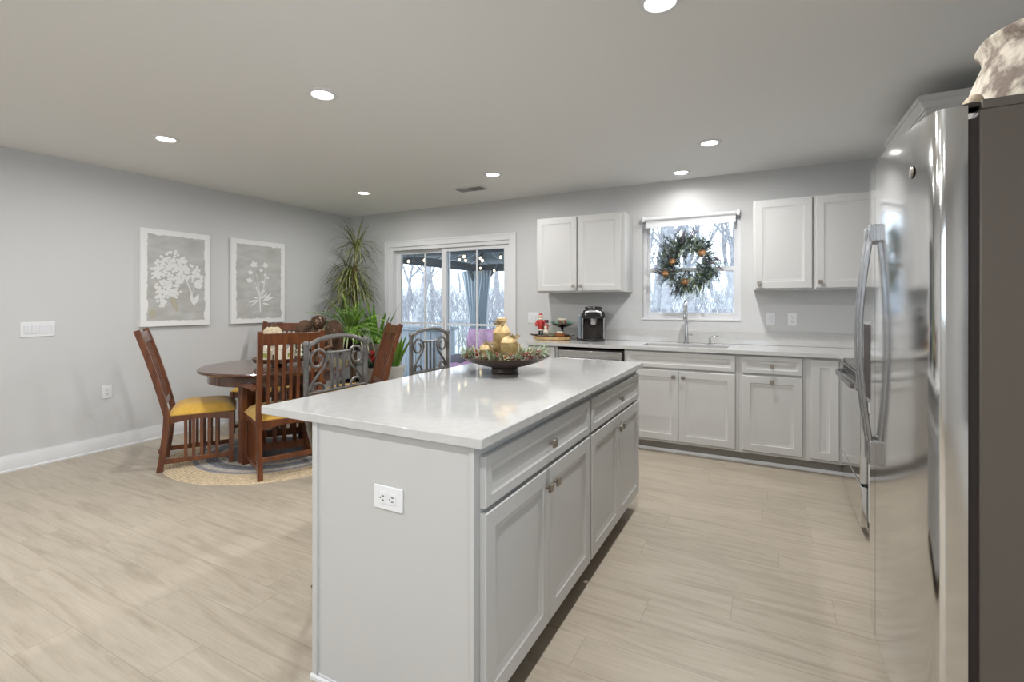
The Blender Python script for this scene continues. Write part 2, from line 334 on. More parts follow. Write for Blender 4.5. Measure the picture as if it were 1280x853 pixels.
# baseboards
def base_profile(t, h): return [(0,0),(t+.006,0),(t+.006,.012),(t,.018),(t,h-.022),(t-.005,h-.012),(t-.006,h),(0,h)]
m = MB(); m.extrude([(-L+u, v) for u, v in base_profile(.015,.125)], 'y', FR, D); struct(m.build('baseboard_left', TRIM))
m = MB(); m.extrude([(D-u, v) for u, v in base_profile(.015,.125)], 'x', -L+.02, DX0-.09); m.extrude([(D-u, v) for u, v in base_profile(.015,.125)], 'x', DX1+.07, -2.09); struct(m.build('baseboard_back', TRIM))
# door casing
m = MB(); cw = .078
for a, b in ((DX0-cw, DX0), (DX1, DX1+cw)):
    m.box(a, b, D-.016, D, 0, DZ1+cw); m.box(a if a < -3.5 else b-.02, (a+.02) if a < -3.5 else b, D-.022, D-.016, 0, DZ1+cw)
m.box(DX0, DX1, D-.016, D, DZ1, DZ1+cw); m.box(DX0-cw+.02, DX1+cw-.02, D-.0215, D-.016, DZ1+cw-.02, DZ1+cw)
struct(m.build('trim_1', TRIM, bevel=.002))
# sliding door
m = MB()
m.frame(DX0,DX1,.001,DZ1,D+.001,D+T,.05,.025,.04,.045)
door = struct(m.build('door_1', TRIM, bevel=.002))
def sash(x0, x1, y, sw, x_mull, name):
    m = MB(); z0, z1 = .04, DZ1-.045
    m.frame(x0,x1,z0,z1,y,y+.035,sw,sw,.12,.045)
    o = m.build(name, TRIM, door, bevel=.002)
    g = B(x0+sw, x1-sw, y+.015, y+.020, z0+.12, z1-.045).build('pane', GLASS, o)
    m = MB(); m.box(x_mull-.009, x_mull+.009, y+.008, y+.028, z0+.12, z1-.045); m.box(x0+sw, x1-sw, y+.0095, y+.0265, 1.02, 1.042)
    m.build('muntin', TRIM, o)
    return o
sash(DX0+.05, -3.52, D+.075, .07, -3.90, 'fixed_sash'); s2 = sash(-3.60, DX1-.025, D+.03, .075, -3.09, 'sliding_sash')
B(-3.575, -3.555, D+.005, D+.03, .9, 1.12).build('door_handle', TRIM, door)
# window above the sink
m = MB(); fy = D+.05
m.frame(WX0,WX1,WZ0,WZ1,fy,fy+.08,.035,.035,.03,.03)
win = struct(m.build('window_1', TRIM, bevel=.002))
zm = 1.615
m = MB(); x0, x1 = WX0+.035, WX1-.035
m.frame(x0,x1,WZ0+.03,zm+.02,fy+.01,fy+.035,.03,.03,.03,.04)
lo = m.build('lower_sash', TRIM, win, bevel=.002); B(x0+.03, x1-.03, fy+.02, fy+.024, WZ0+.06, zm-.02).build('pane', GLASS, lo)
m = MB()
m.frame(x0,x1,zm-.02,WZ1-.03,fy+.04,fy+.065,.025,.025,.035,.025)
up = m.build('upper_sash', TRIM, win, bevel=.002); B(x0+.025, x1-.025, fy+.05, fy+.054, zm+.015, WZ1-.055).build('pane', GLASS, up)
m = MB(); m.box(WX0, WX1, D-.012, D+.05, WZ0-.012, WZ0+.004); struct(m.build('window_sill', TRIM, win, bevel=.003))
# roller blind
t = thing('roller_blind', 'white rolled-up blind mounted across the top of the sink window', 'blind', (-.668, D-.03, 2.12))
MB().tube([(-.42,0,0),(.42,0,0)], .019, 16).build('roller', TRIM, t)
MB().box(-.405,.405,.004,.008,-.075,0).box(-.405,.405,0,.012,-.085,-.072).build('blind_fabric', PLATE, t)
for sx in (-1, 1): B(sx*.43-.012, sx*.43+.012, -.025, .03, -.028, .028).build('bracket', PLATE, t, bevel=.006)

# ------------------------------------------------------------------ ceiling lights and vent
DL = [(-3.86,1.952,'above the near side of the dining table'),(-2.248,1.952,'largest of the row on the dining side'),(-3.865,3.905,'nearest the left back corner'),(-2.255,3.905,'just before the ceiling vent'),
      (-.70,4.64,'over the sink window'),(-.383,3.878,'right of the island, second from the back wall'),(-.377,1.972,'at the top edge of the picture above the island')]
m1 = MB(); m1.lathe([(.055,-.004),(.062,-.010),(.082,-.006),(.088,0),(.086,.0)], n=32, cap=False)
m2 = MB(); m2.lathe([(.0001,-.003),(.056,-.003)], n=32)
la = bpy.data.lights.new('downlight_lamp', 'AREA'); la.shape = 'DISK'; la.size = .10; la.energy = DOWNLIGHT_W; la.color = (1,.985,.965); la.spread = math.radians(176)
def downlight(x, y, label):
    t = thing('recessed_downlight', label, 'ceiling light', (x,y,H), 0, 'recessed ceiling downlights')
    return t
proto = None
extra = [(-3.86,0),(-2.25,0),(-.38,0),(-3.86,-1.95),(-2.25,-1.95),(-.38,-1.95)]
for i, q in enumerate(DL+[(a,b,'round ceiling downlight behind the viewpoint') for a,b in extra]):
    lab = 'round white recessed downlight ' + q[2] if i < 7 else q[2]
    if proto is None:
        t = downlight(q[0], q[1], lab); m1.build('trim_ring', TRIM, t); m2.build('lens', LENS, t)
        lo_ = bpy.data.objects.new('lamp', la); C.objects.link(lo_); lo_.parent = t; lo_.location = (0,0,-.014); proto = t
    else:
        t = copy_tree(proto); t.location = (q[0], q[1], H); t['label'] = lab
        if i == 4 or abs(q[0]+.38) < .1:
            lb = la.copy(); lb.spread = math.radians(150) if i == 4 else la.spread; lb.energy = 3.0 if i == 4 else KITCHEN_W
            for c_ in C.objects:
                if c_.parent == t and c_.type == 'LIGHT': c_.data = lb
t = thing('ceiling_vent', 'white rectangular ceiling register with dark slots near the sliding door', 'vent', (-2.74, 4.29, H), .0)
MB().box(-.17,.17,-.085,.085,-.008,-.001).build('frame', TRIM, t, bevel=.003)
MB().box(.01,.15,-.062,.062,-.0095,-.0082).build('slot_field', SLOT, t)
m = MB()
for k in range(9): m.box(-.15,.15,-.060+k*.0145,-.057+k*.0145,-.013,-.0095)
m.box(-.15,.0,-.062,.062,-.012,-.0085); m.build('louver', mat('vent_louver_grey',(.3,.3,.3),.5), t)

# ------------------------------------------------------------------ cabinets
kn = MB(); kn.tube([(0,0,0),(0,-.016,0)], .006, 10); kn.box(-.0145,.0145,-.026,-.016,-.0145,.0145)
def knob(parent, x, y, z):
    o = kn.build('knob', NICK, parent, bevel=.0015); o.location = (x, y, z); return o
def base_cab(t, wd, dep, doors, drawers, toe=.075, zt=.884, body_mat=CAB, zb=.095):
    """local frame: x along the front, front frame at y=0, depth +y"""
    m = MB(); th = .018
    e_ = .0006
    m.box(e_,th,.019,dep,zb,zt-e_); m.box(wd-th,wd-e_,.019,dep,zb,zt-e_); m.box(th,wd-th,.019,dep-.01,zb,zb+th); m.box(th,wd-th,dep-.01,dep,zb,zt-e_)
    m.frame(e_, wd-e_, zb, zt-e_, 0, .019, .03, .03, .02, .035)
    m.box(.03,wd-.03,0,.0185,.680,.734); m.box(wd/2-.02,wd/2+.02,0,.0185,zb+.02,.680)
    m.box(.03, wd-.03, .0195,.024, zb+.02, zt-.035)
    m.build('body', body_mat, t)
    for (x0,x1,z0,z1,kx,kz,fw) in doors:
        o = MB().panel(x0,x1,z0,z1,-.001,.02,fw).build('door', CAB, t)
        if kx is not None: knob(o, kx, -.021, kz)
    for (x0,x1,z0,z1,k) in drawers:
        o = MB().panel(x0,x1,z0,z1,-.001,.02,.032).build('drawer', CAB, t)
        if k: knob(o, (x0+x1)/2, -.021, (z0+z1)/2)
    return t
IX, IY0, IY1 = -.738, 1.19, 3.09
wd = (IY1-IY0)/2
for k, lab in enumerate(('grey island base cabinet nearest the viewer, two doors below one drawer', 'grey island base cabinet at the far end toward the sink')):
    t = thing('island_cabinet', lab, 'kitchen cabinet', (IX, IY0+k*wd+.004*k, 0), PI/2)
    w_ = wd-.004*k; g = .012
    base_cab(t, w_, .62, [(g, w_/2-.002, .108, .682, w_/2-.035, .62, .055), (w_/2+.002, w_-g, .108, .682, w_/2+.035, .62, .055)], [(g, w_-g, .697, .848, True)])
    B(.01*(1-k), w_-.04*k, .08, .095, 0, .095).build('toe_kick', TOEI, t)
# end panel with corner posts and base shoe
t = thing('island_end_panel', 'flat grey panel closing the near end of the island', 'cabinet panel', (-1.06, 1.17, 0))
B(-1.368,-.752,1.172,1.189,.0,.8835).build('panel', CAB, t, world=True)
B(-1.3905,-1.368,1.163,1.1895,0,.8835).build('post', CAB, t, world=True, bevel=.002); B(-.752,-.7355,1.166,1.1895,.095,.8835).build('post', CAB, t, world=True, bevel=.002)
m = MB(); m.extrude([(1.172-u, v) for u, v in base_profile(.010,.018)], 'x', -1.393, -.80); m.build('base_shoe', TRIM, t, world=True)
t = thing('island_back_panel', 'grey panel along the seating side of the island', 'cabinet panel', (-1.375, 2.1, 0))
B(-1.39,-1.37,1.1905,3.10,0,.8835).build('panel', CAB, t, world=True)
o = B(-1.645,-.70,1.15,3.12,.884,.914).build('island_worktop', QUARTZ, bevel=.003); tag(o, 'large white quartz slab on top of the island', 'countertop')
def outlet(loc, rz, label, horizontal=False, gangs=1, switches=False, cat='outlet'):
    t = thing('wall_outlet' if not switches else 'light_switch', label, cat, loc, rz)   # faces local -Y
    wv, hv = (.118,.075) if horizontal else (.072+.046*(gangs-1), .117)
    B(-wv/2,wv/2,-.006,0,-hv/2,hv/2).build('cover_plate', PLATE, t, bevel=.003)
    for g in range(gangs):
        cx = (g-(gangs-1)/2)*.046
        if switches: B(cx-.0165,cx+.0165,-.010,-.005,-.033,.033).build('rocker', mat('rocker_white',(.72,.74,.78),.3) if g == 0 else bpy.data.materials['rocker_white'], t, bevel=.002)
        else:
            for s in (-1,1):
                m = MB(); o_ = s*.0195
                m.box(cx-.017,cx+.017,-.009,-.005,o_-.014,o_+.014)
                b0 = len(m.v); m.m = 1; m.box(cx-.008,cx-.005,-.0098,-.0085,o_-.002,o_+.007); m.box(cx+.005,cx+.008,-.0098,-.0085,o_-.002,o_+.006); m.tube([(cx,-.0098,o_-.008),(cx,-.0085,o_-.008)],.0025,8)
                if horizontal: m.xf(Matrix.Rotation(PI/2,4,'Y'))
                m.build('receptacle', [PLATE, SLOT], t)
    return t
outlet((-1.053,1.172,.679),0,'white horizontal power outlet on the near end of the island',True)
outlet((-L,2.13,.512),PI/2,'white power outlet low on the left wall')
outlet((-L,1.672,1.082),PI/2,'white four-gang switch plate on the left wall',gangs=4,switches=True,cat='light switch')
outlet((.022,D,1.147),0,'white switch plate right of the sink window, nearer the window',gangs=1,switches=True,cat='light switch')
outlet((.19,D,1.149),0,'white power outlet under the right wall cabinets')
outlet((-2.325,D,1.128),0,'white switch plate between the sliding door and red figurine',gangs=2,switches=True,cat='light switch')

# back run: face frame plane y=4.317
FY = D-.61
def back_cab(name, x0, x1, label, doors, drawers):
    t = thing(name, label, 'kitchen cabinet', (x0, FY, 0))
    base_cab(t, x1-x0, .60, doors, drawers)
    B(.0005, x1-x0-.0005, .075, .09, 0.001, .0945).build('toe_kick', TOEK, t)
    return t
back_cab('base_cabinet', -2.09, -1.78, 'narrow grey base cabinet left of the dishwasher', [(.02,.29,.11,.715,.26,.66,.055)], [(.02,.29,.735,.868,True)])
back_cab('sink_cabinet', -1.135, -.207, 'wide grey two-door base cabinet below the sink', [(.022,.462,.118,.715,.425,.665,.055),(.466,.902,.118,.715,.503,.665,.055)], [(.022,.902,.735,.868,False)])
back_cab('drawer_base_cabinet', -.207, .256, 'grey base cabinet with one drawer above one door, right of the sink', [(.026,.438,.118,.715,.232,.680,.055)], [(.026,.438,.735,.868,True)])
t = thing('corner_cabinet', 'grey corner base cabinet with narrow full-height door next to the range', 'kitchen cabinet', (.256, FY, 0))
m = MB(); m.box(.0006,.84,0,.018,.095,.8834); m.box(.0006,.018,.018,.58,.095,.8834); m.box(.0006,.84,.58,.60,.095,.8834); m.box(.018,.84,.018,.58,.095,.11); m.build('body', CAB, t)
MB().panel(.032,.208,.118,.862,-.001,.02,.055).build('door', CAB, t)
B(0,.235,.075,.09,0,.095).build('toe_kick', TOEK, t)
m = MB(); m.extrude([(FY+.075-u, v) for u, v in base_profile(.012,.022)], 'x', -2.09, .50); tag(m.build('shoe_moulding', TRIM), 'thin white moulding along the floor under the sink cabinets', 'moulding')
# dishwasher
t = thing('dishwasher', 'stainless dishwasher between narrow cabinet and sink cabinet', 'dishwasher', (-1.457, FY, 0))
B(-.32,.32,.0,.58,.10,.86).build('body', GASKET, t)
B(-.305,.305,-.028,-.001,.12,.735).build('door', STEELH, t, bevel=.004)
B(-.305,.305,-.03,-.001,.745,.852).build('control_panel', STEELH, t, bevel=.006)
MB().tube([(-.27,-.03,.775),(-.27,-.062,.775),(.27,-.062,.775),(.27,-.03,.775)],.009,10).build('handle', STEELH, t)
B(-.32,.32,.06,.075,0,.10).build('toe_kick', TOEK, t)
# worktop on the back wall with a sink cut-out, turning onto the right wall
CT0 = .884
sx0, sx1, sy0, sy1 = -1.005, -.30, 4.40, 4.68
m = MB(); fy0 = D-.648
m.box(-2.11, sx0, fy0, D-.002, CT0, .914); m.box(sx1, R-.002, fy0, D-.002, CT0, .914); m.box(sx0, sx1, fy0, sy0, CT0, .914); m.box(sx0, sx1, sy1, D-.002, CT0, .914)
m.box(.462, R-.002, 4.005, fy0, CT0, .914)
tag(m.build('kitchen_worktop', QUARTZ), 'white quartz worktop along the back wall around the sink', 'countertop')
m = MB(); m.box(-2.11, R-.003, D-.022, D-.001, .9145, 1.028); m.box(R-.022, R-.001, 4.005, D-.023, .9145, 1.028)
tag(m.build('backsplash', QUARTZ, bevel=.002), 'low white quartz upstand behind the sink', 'backsplash')
t = thing('kitchen_sink', 'stainless undermount sink set in the back worktop', 'sink', (-.65, 4.54, .7))
m = MB(); a, b, c_, d_ = sx0-.01, sx1+.01, sy0-.01, sy1+.01
m.box(a,b,c_,d_,.700,.704); m.box(a,a+.008,c_,d_,.70,.883); m.box(b-.008,b,c_,d_,.70,.883); m.box(a,b,c_,c_+.008,.70,.883); m.box(a,b,d_-.008,d_,.70,.883)
m.build('basin', STEELH, t, world=True); MB().lathe([(.0001,.706),(.03,.705),(.042,.7045)],(-.65,4.54,0)).build('drain', CHROME, t, world=True)
t = thing('kitchen_faucet', 'chrome pull-down faucet arching over the sink', 'faucet', (-.672, 4.775, .914))
MB().lathe([(.028,0),(.028,.006),(.021,.012),(.019,.06),(.014,.19),(.0115,.21)],n=20).build('base', CHROME, t)
pts = [(0,0,.20),(0,0,.33)]+[(0,-.055+.055*math.cos(a),.33+.06*math.sin(a)) for a in [PI*i/10 for i in range(1,11)]]+[(0,-.112,.30)]
MB().tube(pts,.0115,12).build('spout', CHROME, t)
MB().lathe([(.012,0),(.017,-.01),(.0165,-.07),(.013,-.085)],(0,-.112,.305),16).build('spray_head', CHROME, t)
MB().tube([(.015,0,.075),(.05,0,.080)],[.012,.011],10).tube([(.05,0,.08),(.052,-.02,.085),(.054,-.055,.10)],[.009,.007,.005],8).build('lever', CHROME, t)
t = thing('soap_dispenser', 'small chrome soap pump right of the faucet', 'soap dispenser', (-.47, 4.775, .914))
MB().lathe([(.022,0),(.022,.006),(.014,.012),(.010,.05),(.008,.065)],n=16).build('base', CHROME, t)
MB().tube([(0,0,.06),(.02,-.01,.075),(.075,-.03,.082)],[.006,.006,.004],8).build('nozzle', CHROME, t)

# wall cabinets
def wall_cab(x0, x1, z0, z1, label, doors, dep=.305):
    t = thing('wall_cabinet', label, 'kitchen cabinet', (x0, D-dep, z0))
    wv, h = x1-x0, z1-z0; m = MB()
    m.box(.0005,wv-.0005,0,dep-.002,0.02,h); m.box(.0005,.018,.018,dep-.002,0,.02); m.box(wv-.018,wv-.0005,.018,dep-.002,0,.02); m.box(.0005,wv-.0005,0,.018,0,.02)
    m.build('body', CAB, t, bevel=.001)
    for (a,b,kx) in doors:
        o = MB().panel(a,b,.014,h-.012,-.001,.02,.055).build('door', CAB, t); knob(o, kx, -.021, .062)
wall_cab(-2.14,-1.212,1.40,2.168,'grey two-door wall cabinet left of the sink window, above the coffee maker',[(.015,.445,.415),(.463,.893,.493)])
wall_cab(-.114,.322,1.40,2.160,'grey single-door wall cabinet just right of the sink window',[(.018,.430,.048)])
wall_cab(.322,.80,1.40,2.160,'grey single-door wall cabinet partly behind the refrigerator',[(.020,.440,.050)])

# range cabinet with crown on the right wall
t = thing('crown_cabinet', 'tall grey cabinet with crown moulding above the range', 'kitchen cabinet', (.9, 3.64, 1.72))
B(.735,R-.002,3.262,4.03,1.72,2.285).build('body', CAB, t, world=True)
m = MB()
for k, (a, b) in enumerate(((3.275,3.64),(3.652,4.018))):
    q = MB().panel(a, b, 1.735, 2.25, 0, .02, .055); q.v = [(.734+y, x, z) for x, y, z in q.v]; q.build('door', CAB, t, world=True)
prof = [(0,0),(.006,.0),(.006,.016),(.012,.016),(.014,.026),(.022,.034),(.034,.048),(.036,.056),(.042,.056),(.042,.085),(0,.085)]
z0 = 2.285
def ring(o): return [(R-.003,3.262-o),(.735-o,3.262-o),(.735-o,4.03+o),(R-.003,4.03+o)]
vs = []; fs = []
for (o_, h_) in prof:
    for (x, y) in ring(o_): vs.append((x, y, z0+h_))
for i in range(len(prof)-1):
    for k in range(3): fs.append((4*i+k, 4*i+k+1, 4*i+5+k, 4*i+4+k))
m.add(vs, fs); m.box(.736,R-.004,3.263,4.029,2.285,2.36); m.build('crown_moulding', CAB, t, world=True, angle=12)
# filler beside the range and range
t = thing('filler_panel', 'slim grey strip between corner cabinet and range', 'cabinet panel', (.49, 4.15, 0))
B(.490,.51,4.004,FY-.001,.095,.884).build('stile', CAB, t, world=True); B(.56,.575,4.004,FY+.06,0,.095).build('toe_kick', TOEK, t, world=True)
t = thing('stove_range', 'stainless slide-in range between corner cabinet and refrigerator', 'stove', (.8, 3.62, 0))
RY0, RY1 = 3.245, 3.998
B(.485,1.08,RY0,RY1,.03,.895).build('body', STEELH, t, world=True)
B(.455,1.10,RY0-.002,RY1+.002,.895,.918).build('cooktop', BLACKG, t, world=True, bevel=.004)
m = MB(); m.extrude([(.485,.80),(.462,.80),(.446,.815),(.452,.893),(.485,.893)], 'y', RY0, RY1); m.build('control_panel', STEELH, t, world=True)
B(.447,.484,RY0+.004,RY1-.004,.30,.79).build('oven_door', STEEL, t, world=True, bevel=.004)
B(.450,.484,RY0+.004,RY1-.004,.06,.285).build('warming_drawer', STEEL, t, world=True, bevel=.004)
B(.474,.486,RY0+.004,RY1-.004,.283,.302).build('drawer_gap', BLACK, t, world=True)
m = MB(); m.strip([(.452,RY1-.035,.835),(.425,RY1-.030,.832),(.412,RY1-.045,.83),(.408,RY1-.09,.83),(.408,RY0+.09,.83),(.412,RY0+.045,.83),(.425,RY0+.030,.832),(.452,RY0+.035,.835)],.030,(0,0,1),.012); m.build('handle', HSTEEL, t, world=True)
for k in range(22): B(.4465,.4495,RY0+.10+(k//2)*.055,RY0+.135+(k//2)*.055,.862+.012*(k%2),.868+.012*(k%2)).build('vent_slot', BLACK, t, world=True)
t = thing('base_cabinet', 'grey base cabinet between range and refrigerator', 'kitchen cabinet', (.50, 3.235, 0), -PI/2)
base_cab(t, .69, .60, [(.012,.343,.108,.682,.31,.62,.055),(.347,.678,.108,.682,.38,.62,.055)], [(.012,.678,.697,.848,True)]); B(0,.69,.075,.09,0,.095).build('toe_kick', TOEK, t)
tag(B(.462,R-.002,2.545,3.24,CT0,.914).build('side_worktop', QUARTZ), 'short white worktop between range and refrigerator', 'countertop')

# ------------------------------------------------------------------ refrigerator
t = thing('refrigerator', 'tall stainless side-by-side refrigerator at the right edge', 'refrigerator', (.78, 2.06, 0))
FY0, FY1, FZ = 1.615, 2.525, 1.788
B(.470,1.085,FY0+.012,FY1-.005,.02,FZ-.01).build('body', FSIDE, t, world=True, bevel=.004)
B(.446,.471,FY0+.02,FY1-.02,.08,FZ-.03).build('gasket', GASKET, t, world=True)
seam = 2.142
def fx(y): u = (y-(FY0+FY1)/2)/((FY1-FY0)/2); return .385-.047*(1-abs(u)**2.2)
def fdoor(y0, y1, name, near, far):
    n = 22; ys = [y0+(y1-y0)*i/n for i in range(n+1)]; out = []
    for i, y in enumerate(ys):
        x = fx(y)
        r = .018
        if near and y-y0 < r: x += r-math.sqrt(max(0, r*r-(r-(y-y0))**2))
        if far and y1-y < r: x += r-math.sqrt(max(0, r*r-(r-(y1-y))**2))
        out.append((x, y))
    if near:
        for j in range(1,4):
            yy = y0+.018*(1-math.cos(j*PI/8))*.5; out.insert(j, (fx(yy)+.018-math.sqrt(max(0,.018**2-(.018-(yy-y0))**2)), yy))
    out = out+[(.445, y1),(.445, y0)]
    m = MB(); m.extrude(out, 'z', .09, FZ)
    return m.build(name, STEEL, t, world=True, angle=30)
nd = fdoor(FY0, seam-.003, 'fresh_food_door', True, False); fd = fdoor(seam+.003, FY1, 'freezer_door', False, True)
def handle(y, parent):
    xs = fx(y); pts = []
    for i in range(15):
        u = i/14; z = .80+(1.52-.80)*u; bow = math.sin(PI*u)
        pts.append((xs-.020-.030*bow, y, z))
    m = MB(); m.strip(pts, .026, (0,1,0), .014)
    h_ = m.build('handle', HSTEEL, parent, world=True, bevel=.004)
    for z0, z1 in ((.725,.81),(1.505,1.565)): B(xs-.026, xs+.004, y-.014, y+.014, z0, z1).build('bracket', HSTEEL, h_, world=True, bevel=.004)
handle(seam-.045, nd); handle(seam+.045, fd)
m = MB(); m.box(fx(2.33)-.004, fx(2.33)+.02, 2.225, 2.445, .90, 1.22); m.build('dispenser_frame', STEELH, fd, world=True, bevel=.004)
B(fx(2.33)-.0055, fx(2.33)-.003, 2.24, 2.43, .92, 1.205).build('dispenser_recess', GASKET, fd, world=True)
m = MB(); m.lathe([(.0001,.004),(.012,.004),(.016,.003),(.018,0)], n=24); m.xf(Matrix.Rotation(-PI/2,4,'Y')); m.xf(Matrix.Translation((fx(1.745)-.0005, 1.745, 1.66)));
m.build('badge', NICK, nd, world=True)
m = MB(); m.tube([(.46,1.66,FZ),(.46,1.66,FZ+.014)],.022,16); m.box(.44,.60,1.635,1.69,FZ,FZ+.010); m.build('hinge_cover', GASKET, t, world=True, bevel=.003)
B(.475,.62,FY0+.012,FY1-.005,FZ-.01,FZ+.014).build('top_trim', FSIDE, t, world=True, bevel=.002)
B(.44,.47,FY0+.02,FY1-.02,.0,.085).build('toe_grille', GASKET, t, world=True)
# urn and driftwood on the refrigerator
t = thing('clay_urn', 'large weathered cream clay urn on top of the refrigerator', 'urn', (.765, 1.99, FZ-.01))
prof = [(.14,0),(.200,.03),(.212,.09),(.207,.15),(.192,.21),(.180,.25),(.176,.27),(.188,.285),(.196,.298),(.192,.31),(.165,.305),(.15,.27),(.15,.2)]
MB().lathe(prof, n=48, jit=.10, seed=3).build('vessel', STONE, t, subd=1, angle=80)
m = MB(); m.tube([(.485,1.70,FZ+.040),(.495,1.76,FZ+.047),(.505,1.81,FZ+.042),(.515,1.87,FZ+.050),(.52,1.93,FZ+.040)],[.015,.027,.02,.030,.012],10)
tag(m.build('driftwood_piece', mat('bleached_driftwood',(.5,.38,.26),.8,col2=(.62,.52,.4),noise_scale=20), subd=1), 'small bleached driftwood piece beside the urn', 'decoration')
# ------------------------------------------------------------------ dining set
t = thing('round_rug', 'round braided jute rug under the dining table', 'rug', (-3.81, 2.84, 0))
MB().lathe([(.0001,.009),(.82,.009),(.835,.006),(.84,0)], n=96).build('braid', RUG, t)
TX, TY = -3.78, 2.81
t = thing('dining_table', 'round dark wood pedestal dining table standing on the rug', 'table', (TX, TY, 0))
MB().lathe([(.0001,.722),(.575,.722),(.592,.727),(.602,.737),(.602,.748),(.594,.755),(.0001,.755)], n=96).build('tabletop', TWOOD, t)
MB().lathe([(.515,.645),(.53,.645),(.53,.722),(.515,.722),(.515,.645)], n=96, cap=False).build('apron', TWOOD, t)
for k in range(4):
    a = math.atan2(-.33,.06)+k*PI/2; cx, cy = .335*math.cos(a), .335*math.sin(a)
    m = MB(); m.box(-.045,.045,-.045,.045,.0,.722); m.xf(Matrix.Translation((cx,cy,0)) @ Matrix.Rotation(a,4,'Z')); m.build('leg', WOOD, t, bevel=.004)
m = MB()
for k in range(4):
    a = math.atan2(-.33,.06)+k*PI/2; b = a+PI/2
    p = Vector((.32*math.cos(a),.32*math.sin(a),.11)); q = Vector((.32*math.cos(b),.32*math.sin(b),.11)); m.bar(p,q,.03,.06)
    m.bar(p+Vector((0,0,.55)),q+Vector((0,0,.55)),.03,.06)
    for u in (.25,.42,.58,.75): r_ = p.lerp(q,u); m.bar(r_, r_+Vector((0,0,.55)), .014,.035)
m.build('slat_base', WOOD, t, bevel=.002)

def bx(y, z): return y
LEAN0 = .185
def mission_chair(arms, name, label, loc, rz, cat='chair', group='mission dining chairs around the table'):
    t = thing(name, label, cat, loc, rz, group)      # faces local +Y
    W = .225 if not arms else .235; LEAN = LEAN0 if not arms else .05; yb, yf = -.225, .225; ZS, ZT = .425, 1.085
    def back(z):                                     # y of the back post at height z
        if z < ZS: return yb - .045*(1-z/ZS)**1.5
        u = (z-ZS)/(ZT-ZS); return yb - LEAN*(.80*u+.20*u*u)
    zs = [0,.15,.30,.425,.56,.72,.90,ZT]
    for s in (-1,1):
        MB().strip([(s*(W-.019), back(z), z) for z in zs], .036, (1,0,0), .042).build('back_post', WOOD, t, bevel=.003)
        top = ZS-.005 if not arms else .63
        B(s*(W-.002)-.019, s*(W-.002)+.019, yf-.038, yf, 0, top).build('front_leg', WOOD, t, bevel=.003)
    # seat rails with arched lower edge
    m = MB(); n = 12
    def arch(x0,x1,h0,rise): return [(x0,ZS)]+[(x0+(x1-x0)*i/n, h0+rise*math.sin(PI*i/n)) for i in range(n+1)]+[(x1,ZS)]
    m.extrude(arch(-W+.03,W-.03,.355,.028),'y',yf-.030,yf-.010); m.extrude(arch(-W+.03,W-.03,.355,.028),'y',yb-.012,yb+.008)
    for s in (-1,1): m.extrude(arch(yb,yf-.03,.355,.028),'x',s*(W-.02)-.010,s*(W-.02)+.010)
    m.build('seat_rail', WOOD, t, bevel=.002)
    m = MB(); nx = 12; vs = []; fs = []
    for j in range(nx+1):
        for i in range(nx+1):
            u, v = i/nx*2-1, j/nx*2-1; k = (1-abs(u)**5)*(1-abs(v)**5); y = v*.228+.012
            vs.append((u*(W+.004-(.012 if v<0 else 0)), y, ZS+.004+.062*k**.6+.012*(1-u*u)*(1-v*v)))
    for j in range(nx):
        for i in range(nx): a = j*(nx+1)+i; fs.append((a,a+1,a+nx+2,a+nx+1))
    m.add(vs, fs); m.box(-W+.006,W-.006,yb+.01,yf+.006,ZS-.004,ZS+.006); m.build('seat_cushion', MUST, t, angle=60)
    def bs(z0, z1, x, wdt, th, name):
        p = [(x, back(z0+(z1-z0)*i/5), z0+(z1-z0)*i/5) for i in range(6)]
        return MB().strip(p, wdt, (1,0,0), th).build(name, WOOD, t, bevel=.0015)
    bs(.985, 1.068, 0, 2*W-.07, .024, 'crest_rail'); bs(.50, .545, 0, 2*W-.07, .022, 'lower_back_rail')
    ns = 7 if arms else 5; sp = .052 if arms else .050
    for k in range(ns): bs(.54, .99, (k-(ns-1)/2)*sp, .022 if arms else .015, .012, 'back_slat')
    for s in (-1,1):
        B(s*(W-.02)-.009, s*(W-.02)+.009, yb-.03, yf-.03, .055, .092).build('stretcher', WOOD, t, bevel=.002)
        for k in range(5): B(s*(W-.02)-.006, s*(W-.02)+.006, (k-2)*.052-.011, (k-2)*.052+.011, .088, .385).build('side_slat', WOOD, t)
    B(-W+.02, W-.02, -.010, .014, .06, .088).build('cross_stretcher', WOOD, t, bevel=.002)
    B(-W+.03, W-.03, yb-.055, yb-.035, .135, .17).build('rear_stretcher', WOOD, t, bevel=.002)
    if arms:
        for s in (-1,1):
            x = s*(W+.006); p = [(x,back(.66)+.0,.665),(x+s*.008,-.12,.672),(x+s*.016,.02,.668),(x+s*.024,.15,.655),(x+s*.03,.27,.635)]
            MB().strip(p, [.04,.055,.066,.072,.066], (1,0,0), .024).build('arm_rest', WOOD, t, bevel=.004)
    return t
def face(dx, dy): return math.atan2(-dx, dy)
mission_chair(False,'dining_chair','dark wood slat-back chair with mustard seat, in front of the left wall picture',(-4.14,2.375,0),face(.54,.84))
mission_chair(True,'dining_armchair','dark wood armchair with its back to the island, mustard seat',(-3.407,2.568,0),face(-.92,.40))
c3 = mission_chair(False,'dining_chair','dark wood chair on the far side of the table beneath the right wall picture',(-4.56,3.24,0),face(.47,-.88))
c4 = mission_chair(False,'dining_chair','dark wood chair leaning its back toward the sliding door, seen edge-on',(-3.57,3.47,0),face(-.53,-.85))

